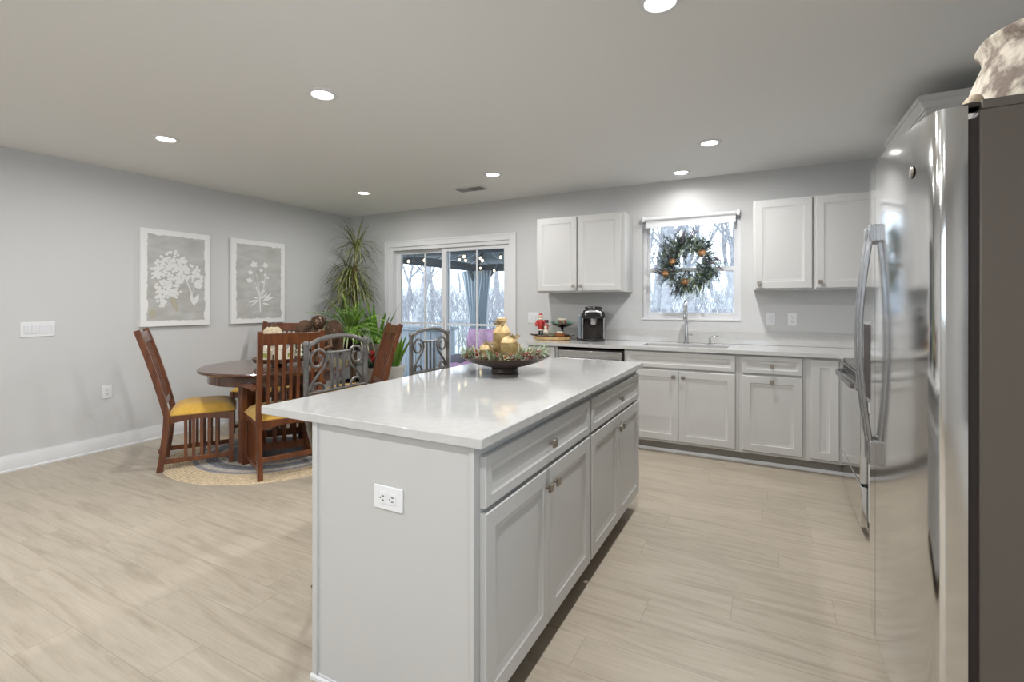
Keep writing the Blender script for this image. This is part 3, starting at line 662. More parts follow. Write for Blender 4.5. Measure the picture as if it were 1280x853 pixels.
# scroll-back counter stools
def stool(label, loc, rz):
    t = thing('counter_stool', label, 'bar stool', loc, rz, 'scroll-back metal stools at the island')    # faces local +X, back plane x=0
    hw = .178
    for s in (-1,1):
        MB().tube([(-.022,s*.108,.0),(.0,s*.115,.3),(.012,s*.125,.58),(.004,s*.15,.68),(0,s*(hw-.004),.78),(0,s*hw,.86),(0,s*hw,1.10)], .0115, 10).ball((0,s*hw,1.108),.016,10).build('back_post', IRON, t)
        MB().tube([(.38,s*.13,0),(.37,s*.125,.3),(.35,s*.12,.63)], .0115, 10).build('front_leg', IRON, t)
        for x_,y_ in ((-.022,.108),(.38,.13)): MB().lathe([(.018,0),(.020,.006),(.014,.012)],(x_,s*y_,0),12).build('foot_pad', BRONZE, t)
        # heart-shaped scroll
        pts = [(0, s*(hw-.006), .895), (0, s*(hw-.045), .945), (0, s*.078, 1.0), (0, s*.066, 1.04)]
        cy, cz = s*(hw-.062), 1.035
        for i in range(26):
            a = PI - i*.30; r = .052*(1-.60*i/25)
            pts.append((0, s*((hw-.062)+r*math.cos(a)), cz+r*math.sin(a)))
        MB().tube(pts[:3]+pts[4:], .0062, 8).build('scroll', IRON, t)
        MB().tube([(0, s*(.115+.034*math.cos(a)), .893+.034*math.sin(a)) for a in [PI*i/10 for i in range(11)]], .006, 8).build('lower_scroll', IRON, t)
    MB().tube([(0, hw*math.cos(a), 1.075+.062*math.sin(a)) for a in [PI*i/20 for i in range(21)]], .0105, 10).build('arched_top', IRON, t)
    MB().tube([(0,-.068,1.062),(0,.068,1.062)], .006, 8).build('cross_rail', IRON, t)
    MB().tube([(0,-hw,.888),(0,hw,.888)], .008, 8).build('lower_rail', IRON, t)
    for y in (-.036,0,.036): MB().tube([(0,y,1.06),(0,y,.89)], .007, 8).build('back_bar', IRON, t)
    m = MB(); m.tube([(.19+.19*math.cos(a), .19*math.sin(a), .635) for a in [2*PI*i/32 for i in range(33)]], .010, 8); m.build('seat_frame', IRON, t)
    MB().lathe([(.0001,.64),(.18,.64),(.192,.655),(.185,.685),(.14,.70),(.0001,.705)], (.19,0,0), 36).build('seat_cushion', MUST, t)
    m = MB()
    for a_, b_ in (((-.002,-.114),(-.002,.114)),((-.002,.114),(.37,.125)),((.37,.125),(.37,-.125)),((.37,-.125),(-.002,-.114))): m.tube([(*a_,.27),(*b_,.27)], .008, 8)
    m.build('foot_rail', IRON, t)
    return t
stool('pewter metal counter stool with scroll back, nearer the viewer', (-1.80,1.652,0), 0)
stool('pewter metal counter stool with scroll back in front of the sliding door', (-1.80,2.365,0), 0)

# ------------------------------------------------------------------ things on the dining table
TZ = .755
t = thing('angel_bust', 'dark bronze winged angel bust standing on the dining table', 'statue', (-3.60, 3.085, TZ), face(.6,-.8)+PI)   # faces local -Y
m = MB(); m.lathe([(.0001,0),(.085,0),(.09,.02),(.06,.05),(.075,.10),(.105,.17),(.110,.21),(.085,.245),(.045,.265),(.034,.285),(.034,.31)], n=24, sy=.72)
m.ball((0,-.012,.352),.053,20,sz=1.15); m.ball((0,-.062,.345),.010,8,sz=1.6); m.ball((0,-.055,.322),.012,8,sx=1.5,sz=.5)
for s in (-1,1): m.ball((s*.020,-.058,.362),.008,8); m.ball((s*.024,-.045,.338),.016,8)
for s in (-1,1): m.tube([(s*.09,0,.20),(s*.11,-.05,.14),(s*.05,-.10,.13),(s*.01,-.11,.16)],[.034,.028,.020,.014],10)
m.build('figure', BRONZE, t, angle=80)
m = MB(); m.ball((0,.024,.366),.058,20,sz=1.05)
for k in range(14):
    a = PI*k/13; m.ball((.055*math.cos(a), -.006, .372+.040*math.sin(a)), .016, 8)
m.build('curly_hair', BRONZE, t, angle=80)
for s in (-1,1):
    m = MB(); out = []
    for i in range(17):
        u = i/16; a = PI*(.98-.98*u)
        out.append((s*(.125+.085*math.cos(a)), .26+.125*math.sin(a)))
    out += [(s*.205,.10),(s*.18,-.0+.05),(s*.13,.09),(s*.07,.15)]
    m.extrude(out,'y',.02,.042)
    for k in range(5):
        m.tube([(s*(.07+.02*k),.018,.33-.01*k),(s*(.10+.022*k),.018,.22-.01*k),(s*(.125+.016*k),.018,.10+.012*k)],.008,6)
    m.build('wing', BRONZE, t, angle=60, bevel=.006)
t = thing('fleece_figurine', 'shaggy cream fleece figurine with brown cap on the dining table', 'figurine', (-4.02, 2.93, TZ))
m = MB(); m.lathe([(.0001,.14),(.10,.14),(.105,.18),(.095,.25),(.07,.30),(.045,.325)], n=40, jit=.25); m.build('fleece_body', CREAM, t, subd=1, angle=80)
MB().ball((0,0,.325),.042,14,sz=.8).build('cap', BRONZE, t); MB().lathe([(.08,0),(.08,.15)],n=24).build('pedestal', CREAMS, t, angle=60)
t = thing('wooden_tray', 'dark wooden tray carrying the cream village on the table', 'tray', (-3.74, 2.80, TZ))
m = MB(); m.lathe([(.0001,.045),(.20,.045),(.215,.07),(.225,.07),(.21,.035),(.06,.03),(.05,.0),(.0001,.0)], n=40); m.build('platter', TWOOD, t)
VZ = TZ+.045
def house(x, y, w_, h_, label, win=True):
    t = thing('ceramic_house', label, 'figurine', (x,y,VZ), face(.66,-.75)+PI, 'cream ceramic village on the tray')
    m = MB(); m.box(-w_/2,w_/2,-w_*.4,w_*.4,0,h_*.62); m.extrude([(-w_/2-.004,h_*.6),(w_/2+.004,h_*.6),(0,h_)],'y',-w_*.45,w_*.45); m.build('walls', CREAMS, t, bevel=.002)
    if win: B(-w_*.3,w_*.3,-w_*.41-.001,-w_*.4,.02,h_*.45).build('window_scene', mat('painted_garden_scene',(.5,.42,.08),.6,col2=(.15,.22,.06),noise_scale=40) if 'painted_garden_scene' not in bpy.data.materials else bpy.data.materials['painted_garden_scene'], t)
house(-3.845,2.735,.085,.13,'cream ceramic house with yellow-green scene, leftmost on the tray')
house(-3.765,2.80,.06,.145,'narrow cream ceramic house in the middle of the tray',False)
house(-3.69,2.86,.06,.125,'cream ceramic house toward the right of the tray')
for k, (x, y, h_) in enumerate(((-3.74,2.92,.235),(-3.80,2.87,.19),(-3.66,2.93,.20))):
    t = thing('ceramic_tree', ['tallest cream ceramic fir tree on the tray','cream ceramic fir tree left of the tallest one','cream ceramic fir tree nearest the angel'][k], 'figurine', (x,y,VZ), 0, 'cream ceramic fir trees')
    pr = [(.012,0),(.012,.03)]
    for j in range(4): pr += [(.036-.007*j,.03+(h_-.03)*j/4.2),(.018-.003*j,.03+(h_-.03)*(j+.85)/4.2)]
    MB().lathe(pr+[(.0001,h_)], n=14).build('tree_body', mat('ivory_glaze',(.66,.70,.56),.5) if k == 0 else bpy.data.materials['ivory_glaze'], t)

# ------------------------------------------------------------------ wall art
def art(y0, y1, z0, z1, label, kind):
    t = thing('wall_picture', label, 'painting', (-L, (y0+y1)/2, (z0+z1)/2), PI/2)     # local -Y faces the room, local +x = world +y
    w2, h2 = (y1-y0)/2, (z1-z0)/2
    B(-w2,w2,-.034,-.001,-h2,h2).build('canvas', CANVAS, t, bevel=.002)
    def flat(pts, d, m): 
        b = len(m.v); m.add([(x,-d,z) for x,z in pts],[tuple(range(len(pts)))])
    rnd = random.Random(3 if kind == 0 else 9); m = MB(); pts = []; N_ = 34
    for side in range(4):
        for i in range(N_):
            u = i/N_*2-1; e = .045+.010*noise.noise(Vector((side*9+u*4,kind*5,1)))+.008*noise.noise(Vector((side*9+u*14,kind,7)))
            e *= 1.2
            pts.append([(u*(w2-.05), -h2+e),(w2-e,u*(h2-.05)),(-u*(w2-.05),h2-e),(-w2+e,-u*(h2-.05))][side])
    flat(pts,.0350,m); m.build('wash_field', WASH, t)
    m = MB(); D0 = [.0356]
    def petal(cx, cz, r, n=7, a0=0, sq=1):
        D0[0] += .000003
        flat([(cx+r*math.cos(a0+2*PI*i/n)*(1+.25*math.sin(i*2.3)), cz+r*sq*math.sin(a0+2*PI*i/n)) for i in range(n)], D0[0], m)
    def stroke(p, q, w_, c=0):
        D0[0] += .000003
        n = 8; L_ = []; R_ = []
        for i in range(n+1):
            u = i/n; x = p[0]+(q[0]-p[0])*u+c*math.sin(PI*u); z = p[1]+(q[1]-p[1])*u
            ww = w_*(.4+.6*math.sin(PI*min(1,u+.1))); L_.append((x-ww/2,z)); R_.append((x+ww/2,z))
        flat(L_+R_[::-1], D0[0], m)
    def leaf2(p, q, w_):
        D0[0] += .000003
        dx, dz = q[0]-p[0], q[1]-p[1]; l = math.hypot(dx,dz); nx_, nz_ = -dz/l, dx/l; out = []
        for i in range(9): u = i/8; out.append((p[0]+dx*u+nx_*w_*math.sin(PI*u), p[1]+dz*u+nz_*w_*math.sin(PI*u)))
        for i in range(7,0,-1): u = i/8; out.append((p[0]+dx*u-nx_*w_*math.sin(PI*u)*.8, p[1]+dz*u-nz_*w_*math.sin(PI*u)*.8))
        flat(out, D0[0], m)
    if kind == 0:
        cl = [(-.02,.20,.085),(-.12,.14,.07),(.06,.13,.08),(-.17,.06,.06),(-.04,.07,.07),(.14,.08,.07),(.19,.0,.06),(-.12,-.10,.08),(-.05,-.06,.07),(-.13,-.17,.07),(.20,-.06,.03),(.07,.05,.06),(-.03,-.14,.06),(-.14,-.24,.03),(.02,.0,.05),(-.19,.02,.04)]
        for (x,z,r) in cl:
            for k in range(int(26*r/.07)):
                a = rnd.random()*6.28; q = r*rnd.random()**.5; x2, z2 = x+q*math.cos(a), z+q*math.sin(a)
                for j in range(4): petal(x2+.008*math.cos(j*1.57+a), z2+.008*math.sin(j*1.57+a), .0072)
        stroke((.155,-.27),(.03,.08),.014,.02); stroke((.10,-.12),(-.08,-.10),.006); stroke((.13,-.18),(.17,.0),.006); stroke((.05,.0),(-.12,.12),.006)
        leaf2((.15,-.26),(.115,-.15),.016); leaf2((.155,-.26),(.20,-.15),.024)
    else:
        for (x,z,r) in ((-.07,.19,.042),(.07,.19,.034),(-.11,.10,.030),(-.12,.01,.036),(.02,.13,.022),(.07,.08,.020),(.10,.05,.018),(.04,.0,.022)):
            for j in range(5): a_ = j*1.257+x*9; leaf2((x,z),(x+r*1.15*math.cos(a_), z+r*(1.15 if math.sin(a_) > 0 else .7)*math.sin(a_)), r*.42)
        for q in ((-.07,.17),(.07,.17),(-.11,.09),(-.11,.0),(.02,.12),(.07,.07),(.10,.04)): stroke((.01,-.30+.1),(q[0],q[1]),.006,.015)
        stroke((.01,-.34),(.0,-.12),.016)
        for a, b, w_ in (((0,-.20),(-.14,-.23),.012),((0,-.19),(-.09,-.17),.010),((0,-.2),(-.12,-.28),.008),((.02,-.22),(.18,-.17),.020),((.03,-.24),(.12,-.26),.014),((.02,-.2),(.10,-.12),.012),((.0,-.14),(.07,-.09),.010),((0,-.12),(-.05,-.05),.010),((.05,-.2),(.15,-.13),.014)): leaf2(a,b,w_)
    m.build('white_flowers', WPAINT, t)
    if kind == 0:
        m = MB(); D0[0] = .03535; petal(-w2+.10,-h2+.12,.035,9,0,1.2); leaf2((.0,-.33),(-.05,-.16),.03); m.build('tan_leaf', TAN, t)
art(2.375,3.004,1.07,1.993,'canvas painting of white clustered blossoms on grey, left of the two',0)
art(3.232,3.886,1.066,1.997,'canvas painting of a slim white flower stem on grey, nearer the corner',1)

# ------------------------------------------------------------------ plants in the corner
rnd = random.Random(11)
def plant_stand(x, y, h, r, label):
    t = thing('plant_stand', label, 'plant stand', (x,y,0))
    m = MB()
    for z in (h-.01,h*.35): m.tube([(r*math.cos(a),r*math.sin(a),z) for a in [2*PI*i/24 for i in range(25)]], .006, 6)
    m.build('hoop', IRON, t)
    for k in range(3):
        a = 2*PI*k/3+.4; MB().tube([(r*math.cos(a),r*math.sin(a),h-.01),(r*1.02*math.cos(a),r*1.02*math.sin(a),h*.4),(r*1.25*math.cos(a),r*1.25*math.sin(a),.005)], .006, 6).build('leg', IRON, t)
    MB().cyl((0,0,h-.012),r-.01,.01).build('shelf', IRON, t)
    return t
def pot(parent, r0, r1, h, m_, soil=True):
    MB().lathe([(r0,0),(r0*1.03,.01),(r1*.97,h*.85),(r1,h*.88),(r1,h),(r1*.9,h),(r1*.88,h*.9),(.0001,h*.9)], n=28).build('pot', m_, parent)
t = thing('dracaena_plant', 'tall thin-leaved dracaena reaching up the room corner', 'plant', (-4.62,4.50,0))
pot(t,.13,.17,.32,POTD)
heads = [(0.02,.02,2.02,.42,80),(.0,-.02,1.72,.46,90),(-.12,.02,1.60,.42,90),(.08,-.05,1.50,.42,80),(-.05,-.10,1.36,.40,70)]
for (hx,hy,hz,ln,n_) in heads:
    s_ = MB().tube([(hx*.3,hy*.3,.28),(hx*.6+.02,hy*.5,hz*.5),(hx,hy,hz-.10),(hx,hy,hz+.02)], [.016,.013,.011,.008], 8).build('cane', STEM, t)
    m = MB()
    for k in range(n_):
        a = rnd.random()*2*PI; el = rnd.uniform(-.1,1.35) if hz > 1.9 else rnd.uniform(-.2,1.1)
        z = hz-.12+rnd.random()*.14; l_ = ln*rnd.uniform(.7,1.1)
        dr = 2.3 if el < .9 else .9
        # keep leaves out of the walls
        ex, ey = -4.62+hx+l_*math.cos(a)*math.cos(el), 4.50+hy+l_*math.sin(a)*math.cos(el)
        if ex < -5.10 or ey > 4.88: l_ *= .72
        if -4.62+hx+l_*math.cos(a)*.9 < -5.10 or 4.5+hy+l_*math.sin(a)*.95 > 4.90: continue
        m.leaf((hx,hy,z),(math.cos(a)*math.cos(el),math.sin(a)*math.cos(el),math.sin(el)),l_,.013,dr,7)
    m.build('leaf_head', LEAFD, t)
def frond(m, base, a, el, ln, n=16, lw=.085, wid=.010, droop=1.3):
    p = Vector(base); d = Vector((math.cos(a)*math.cos(el),math.sin(a)*math.cos(el),math.sin(el))); pts = [p.copy()]
    for i in range(n):
        p = p+d*(ln/n); d = (d+Vector((0,0,-droop/n))).normalized(); pts.append(p.copy())
        if i > 2:
            u = i/n; side = d.cross(Vector((0,0,1))).normalized(); l_ = lw*math.sin(PI*min(1,u*.85+.12))
            for s in (-1,1): m.leaf(p, side*s+d*.7+Vector((0,0,.05)), l_, wid, .7, 3)
    m.tube(pts, .003, 4)
plant_stand(-4.22,4.08,.76,.13,'black wire plant stand holding the bright fern')
t = thing('fern_plant', 'bright green feathery palm in a black glazed pot in front of the dracaena', 'plant', (-4.22,4.08,.762))
pot(t,.10,.15,.20,POTD); m = MB()
for k in range(56):
    a = rnd.random()*2*PI; frond(m,(.03*math.cos(a),.03*math.sin(a),.18),a,rnd.uniform(.3,1.4),rnd.uniform(.34,.56)*(.8 if math.sin(a)>.3 else 1),18,.10,.010)
m.build('fronds', LEAFB, t)
m = MB()
for k in range(16):
    a = rnd.uniform(-1.6,.6); m.leaf((.11*math.cos(a),.11*math.sin(a),.19),(math.cos(a),math.sin(a),.25),rnd.uniform(.22,.42),.016,3.0,8)
m.build('trailing_striped_leaves', LEAFV, t)
t = thing('birds_nest_plant', 'upright broad-leaved green plant beside the door casing', 'plant', (-4.28,4.55,0))
pot(t,.12,.16,.80,POTG); m = MB()
for k in range(16):
    a = rnd.random()*2*PI; el = rnd.uniform(1.05,1.5); m.leaf((.03*math.cos(a),.03*math.sin(a),.76),(math.cos(a)*math.cos(el),math.sin(a)*math.cos(el),math.sin(el)),rnd.uniform(.35,.62),.055,.35,6)
m.build('leaves', LEAF, t)
plant_stand(-3.80,4.33,.40,.12,'black wire plant stand in front of the sliding door')
t = thing('snake_plant', 'spiky green snake plant in a white pot before the sliding door', 'plant', (-3.80,4.33,.402))
pot(t,.09,.115,.17,POTW); m = MB()
for k in range(15):
    a = rnd.random()*2*PI; el = rnd.uniform(1.0,1.5); m.leaf((.04*math.cos(a),.04*math.sin(a),.15),(math.cos(a)*math.cos(el),math.sin(a)*math.cos(el),math.sin(el)),rnd.uniform(.28,.50),.045,.25,6)
m.build('leaves', LEAF, t)
for k in range(3):
    m = MB(); a = rnd.random()*6.28; m.leaf((.03,0,.15),(math.cos(a+2)*.5,math.sin(a+2)*.5,.8),.5,.018,1.6,8); m.build('arching_leaf', LEAF, t)
plant_stand(-3.93,4.10,.42,.10,'low black wire stand holding the red-flowered bromeliad')
t = thing('bromeliad_plant', 'dark-leaved bromeliad with a red flower in a grey pot', 'plant', (-3.93,4.10,.422))
pot(t,.07,.10,.15,POTG); m = MB()
for k in range(12):
    a = 2*PI*k/12; m.leaf((.02*math.cos(a),.02*math.sin(a),.13),(math.cos(a),math.sin(a),rnd.uniform(.7,1.4)),rnd.uniform(.2,.28),.035,1.4,6)
m.build('leaves', mat('dark_bromeliad_leaf',(.02,.05,.02),.4), t)
m = MB()
for k in range(9):
    a = 2*PI*k/9; m.leaf((0,0,.20+.012*k),(math.cos(a*1.7),math.sin(a*1.7),1.1),.09,.034,.6,4)
m.build('flower', RED, t)
# ------------------------------------------------------------------ island centrepiece
BX, BY, BZ = -1.262, 2.315, .914
t = thing('pedestal_bowl', 'wide shallow dark bowl with round foot on the island', 'bowl', (BX,BY,BZ))
MB().lathe([(.0001,0),(.072,0),(.076,.006),(.070,.026),(.075,.032),(.13,.045),(.19,.064),(.235,.086),(.242,.091),(.238,.094),(.225,.086),(.15,.062),(.0001,.05)], n=64).build('bowl', DKBOWL, t)
def can(x, y, r, hb, neck, label, z=.968):
    t = thing('gold_tin_jar', label, 'jar', (BX+x,BY+y,z), 0, 'antique gold tin jars in the bowl')
    MB().lathe([(.0001,0),(r*.97,0),(r,.004),(r,hb-.004),(r*1.03,hb)], n=32).build('body', GOLD, t)
    if neck:
        MB().lathe([(r*1.03,hb),(r*1.0,hb+.006),(r*.75,hb+.026),(r*.52,hb+.044),(r*.42,hb+.05),(r*.42,hb+.060),(r*.60,hb+.064),(r*.60,hb+.080),(r*.2,hb+.084),(.0001,hb+.084)], n=32).build('lid', GOLDL, t)
    else:
        MB().lathe([(r*1.03,hb),(r*1.0,hb+.005),(r*.8,hb+.022),(r*.4,hb+.034),(.0001,hb+.036)], n=32).build('lid', GOLDL, t)
        MB().tube([(r,.0,hb*.9),(r*1.35,0,hb*.95),(r*1.45,0,hb*.6),(r*1.3,0,hb*.3),(r,0,hb*.2)],.004,8).build('handle', GOLD, t)
    m = MB()
    for k in range(7):
        a = k*.9; zt = hb+(.055 if neck else .03)
        cx, cy = (0,-r*.45) if neck else (r*.75,-r*.2)
        lp = [(cx,cy,zt),(cx+.028*math.cos(a),cy+.016*math.sin(a*2)-.006,zt+.014*math.sin(a)+.004),(cx+.038*math.cos(a+.35),cy+.01*math.sin(a),zt+.008*math.cos(a)),(cx,cy,zt)]
        m.strip(lp,.010,(0,.3,1),.0015)
    m.build('ribbon_bow', RIBBON, t)
can(-.045,.05,.050,.158,True,'tall gold milk-can jar with narrow neck in the bowl')
can(.035,-.015,.046,.112,False,'middle-sized gold tin jar at the right of the bowl')
can(-.085,-.055,.035,.072,False,'smallest gold tin jar at the left of the bowl')
# greenery
m = MB(); rnd = random.Random(5)
for k in range(650):
    a = rnd.random()*2*PI; r = .235*rnd.random()**.45; 
    if math.hypot(r*math.cos(a)+.02, r*math.sin(a)) < .075: continue
    x, y = BX+r*math.cos(a), BY+r*math.sin(a); z = BZ+.066+r*.10+rnd.random()*.028
    el = rnd.uniform(.1,1.3); m.leaf((x,y,z),(math.cos(a+rnd.uniform(-1,1))*math.cos(el),math.sin(a+rnd.uniform(-1,1))*math.cos(el),math.sin(el)),rnd.uniform(.02,.05),.010,.8,3)
for a0, l_ in ((.2,.17),(.6,.14),(2.6,.12),(3.3,.11),(-.3,.12),(3.8,.10)):
    p = Vector((BX+.20*math.cos(a0),BY+.20*math.sin(a0),BZ+.10)); d = Vector((math.cos(a0)*.5,math.sin(a0)*.5,.9))
    for i in range(12):
        p = p+d*(l_*.085); 
        for s in (-1,1): m.leaf(p,(s*.8,.3*s,.4),.022,.011,.6,3)
tag(m.build('greenery_garland', SAGE), 'mixed sage and frosted greenery filling the dark bowl', 'greenery', kind='stuff')
m = MB()
for k in range(150):
    a = rnd.choice([rnd.uniform(-.9,.5),rnd.uniform(-.9,.5),rnd.uniform(2.4,4.0),rnd.uniform(-2.2,-1.0)]); r = rnd.uniform(.13,.225)
    m.ball((BX+r*math.cos(a),BY+r*math.sin(a),BZ+.088+rnd.random()*.035),rnd.uniform(.004,.007),6)
tag(m.build('berry_sprays', BURG), 'clusters of small burgundy berries among the bowl greenery', 'berries', kind='stuff')
def cone(c, s, label, name='pinecone', up=None, parent=None):
    m = MB()
    for j in range(7):
        rr = s*(.25+.75*math.sin(PI*(j+.9)/8)); zz = s*1.7*(j/7-.5)
        for k in range(9):
            a = 2*PI*k/9+j*.35; m.leaf((rr*.45*math.cos(a),rr*.45*math.sin(a),zz),(math.cos(a),math.sin(a),.55),rr*.62,s*.42,-.3,3)
    m.ball((0,0,0),s*.5,10,sz=1.6)
    if up: m.xf(Vector((0,0,1)).rotation_difference(Vector(up)).to_matrix().to_4x4())
    o = m.build(name, CONE, parent); o.location = c
    return tag(o, label, 'pinecone', 'pinecones in the bowl') if label else o
cone((BX-.03,BY-.15,BZ+.098),.022,'small pinecone at the front middle of the bowl',up=(.4,-.5,.6))
cone((BX+.10,BY-.16,BZ+.10),.020,'small pinecone at the front right of the bowl',up=(-.4,-.5,.6))
cone((BX-.15,BY-.14,BZ+.10),.018,'small pinecone at the front left of the bowl',up=(.4,.5,.6))
t = thing('red_flower', 'small artificial red poinsettia flower at the left of the bowl', 'flower', (BX-.085,BY-.15,BZ+.115))
m = MB()
for k in range(8):
    a = 2*PI*k/8; m.leaf((0,0,0),(math.cos(a),-.45,math.sin(a)),.026,.013,0,3)
m.build('petals', RED, t); MB().ball((0,-.008,0),.006,8).build('centre', GOLDL, t)

# ------------------------------------------------------------------ back counter objects
t = thing('coffee_maker', 'black and silver pod coffee maker on the back worktop', 'coffee maker', (-1.55,4.70,.914), .30)
m = MB(); m.extrude([(-.115,.0),(.115,0),(.115,.26),(.10,.30),(.06,.325),(-.06,.325),(-.10,.30),(-.115,.26)],'y',.02,.15); m.build('housing', BLACK, t, bevel=.008)
m = MB(); m.extrude([(-.112,.225),(.112,.225),(.112,.27),(.095,.305),(.06,.322),(-.06,.322),(-.095,.305),(-.112,.27)],'y',-.12,.02); m.build('brew_head', BLACKG, t, bevel=.010)
m = MB(); m.lathe([(.10,0),(.112,.006),(.112,.028),(.105,.034),(.0001,.034)], (0,-.035,0), 32, 1.0); m.build('drip_tray', BLACKG, t)
B(-.095,.095,-.02,.02,.03,.226).build('cup_recess', GASKET, t)
m = MB(); m.lathe([(.035,.165),(.042,.18),(.045,.228)], (0,-.06,0), 20); m.build('pod_holder', STEELH, t)
m = MB(); m.tube([(-.075,-.115,.262),(-.07,-.135,.285),(-.03,-.148,.298),(.03,-.148,.298),(.07,-.135,.285),(.075,-.115,.262)],.013,10); m.build('lift_handle', STEELH, t)
B(.045,.108,-.118,-.04,.296,.306).build('button_panel', STEELH, t, bevel=.003)
m = MB(); m.lathe([(.09,.318),(.085,.338),(.05,.346),(.0001,.348)], (0,.02,0), 28, .8); m.build('lid_dome', BLACKG, t)
m = MB(); m.extrude([(-.152,.03),(-.117,.03),(-.117,.26),(-.152,.25)],'y',-.03,.13); m.build('water_tank', mat('smoky_tank',(.25,.30,.34),.08,spec=.8), t, bevel=.008)
for s in (-1,1): B(s*.104-.007,s*.104+.007,-.118,.02,.03,.228).build('side_pillar', STEELH, t, bevel=.003)
tag(MB().tube([(-1.70,4.80,.92),(-1.745,4.76,.92),(-1.76,4.80,.93),(-1.74,4.86,.95),(-1.72,4.895,1.0)],.0045,6).build('power_cord', BLACK), 'black power cord curling beside the coffee maker', 'cord')
t = thing('wood_slice_tray', 'oval wooden tray with dark inlay and small handles on the worktop', 'tray', (-1.985,4.66,.914), .05)
MB().lathe([(.185,0),(.20,.006),(.205,.03),(.195,.034),(.0001,.034)], n=48, sy=.62).build('tray', mat('light_acacia',(.50,.30,.12),.5,col2=(.62,.42,.2),noise_scale=8,stretch=(1,8,1)), t)
MB().lathe([(.18,.034),(.193,.040),(.193,.052),(.18,.052),(.165,.042),(.0001,.041)], n=48, sy=.62).build('rim', BRONZE, t)
for s in (-1,1): MB().tube([(s*.195,-.03,.04),(s*.232,-.02,.048),(s*.24,.0,.05),(s*.232,.02,.048),(s*.195,.03,.04)],.005,8).build('handle', BRONZE, t)
z0 = .914+.043
t = thing('carol_figurine', 'red-coated winter figurine with black boots, leftmost on the wooden tray', 'figurine', (-2.11,4.66,z0), .3)
m = MB(); m.lathe([(.0001,.05),(.030,.05),(.034,.075),(.030,.10),(.033,.125),(.026,.155),(.012,.165)], n=20, sy=.8); m.tube([(-.03,0,.15),(-.048,-.01,.12),(-.042,-.03,.10)],[.014,.014,.012],8).tube([(.03,0,.15),(.048,-.01,.12),(.038,-.03,.105)],[.014,.014,.012],8)
m.build('coat', RED, t, angle=80)
MB().lathe([(.030,.045),(.036,.052),(.032,.06)],n=20,sy=.8).lathe([(.018,.160),(.024,.168),(.016,.176)],n=16).build('cream_trim', CREAMS, t)
MB().ball((0,0,.188),.020,14).ball((0,-.02,.186),.004,6).build('head', mat('figurine_skin',(.75,.50,.38),.5), t)
MB().lathe([(.024,.196),(.022,.206),(.014,.222),(.0001,.228)],n=16).build('cap', RED, t)
MB().lathe([(.024,.194),(.027,.200),(.024,.206)],n=16).ball((.010,0,.228),.007,8).build('cap_trim', CREAMS, t)
for s in (-1,1): MB().tube([(s*.013,0,.052),(s*.014,0,.012)],.011,10).ball((s*.015,-.010,.009),.012,8,sz=.7).build('boot', BLACKG, t)
t = thing('snowman_figurine', 'small white snowman figurine with dark hat and red scarf on the tray', 'figurine', (-2.035,4.64,z0), .2)
MB().ball((0,0,.034),.034,16).ball((0,0,.082),.026,16).ball((0,0,.120),.019,14).build('body', CREAMS, t)
MB().lathe([(.028,.132),(.028,.136),(.018,.137),(.019,.160),(.0001,.160)],n=16).build('hat', mat('plum_felt',(.10,.03,.05),.8), t)
MB().lathe([(.020,.098),(.025,.103),(.020,.108)],n=16).tube([(.012,-.02,.10),(.016,-.028,.08),(.014,-.028,.06)],.006,6).build('scarf', RED, t)
MB().tube([(0,-.018,.120),(0,-.036,.118)],[.004,.001],6).build('nose', CONE, t)
m = MB()
for z_ in (.075,.088): m.ball((0,-.026,z_),.003,6)
for s in (-1,1): m.ball((s*.007,-.018,.126),.0025,6)
m.build('buttons', BLACK, t)
for s in (-1,1): MB().tube([(s*.022,0,.09),(s*.045,-.008,.105),(s*.055,-.01,.12)],[.004,.003,.002],6).build('twig_arm', STEM, t)
t = thing('black_compote', 'black pedestal dish wrapped in green garland on the tray', 'bowl', (-1.885,4.70,z0))
MB().lathe([(.0001,0),(.040,0),(.038,.008),(.012,.022),(.010,.06),(.020,.080),(.065,.092),(.105,.112),(.112,.122),(.104,.122),(.06,.100),(.0001,.096)], n=36).build('dish', BLACKG, t)
m = MB(); rnd = random.Random(8)
for k in range(170):
    a = rnd.random()*6.28; r = rnd.uniform(.06,.115); el = rnd.uniform(0,1.2); m.leaf((r*math.cos(a),r*math.sin(a),.118+rnd.random()*.02),(math.cos(a)*math.cos(el),math.sin(a)*math.cos(el),math.sin(el)),.03,.010,.8,3)
m.build('garland', mat('mint_garland',(.10,.30,.20),.7,col2=(.35,.55,.45),noise_scale=40), t)
t = thing('red_candle', 'short red and white candle standing in the black dish', 'candle', (-1.885,4.70,z0+.097)); MB().lathe([(.0001,.0),(.040,.0),(.042,.035),(.042,.066),(.0001,.066)],n=28).build('wax', RED, t); MB().lathe([(.043,.062),(.043,.078),(.0001,.078)],n=28).build('white_rim', CREAMS, t)
t = thing('copper_dish', 'small oval copper-brown dish at the front right of the tray', 'dish', (-1.865,4.585,z0)); MB().lathe([(.0001,0),(.048,0),(.058,.030),(.053,.032),(.0001,.026)],n=32,sy=.7).build('dish', mat('copper_glaze',(.30,.11,.04),.35,.4), t)
m = MB(); m.ball((-.015,0,.036),.016,8); m.ball((.018,.005,.036),.014,8); m.ball((.0,-.01,.034),.013,8); m.build('contents', CREAMS, t)

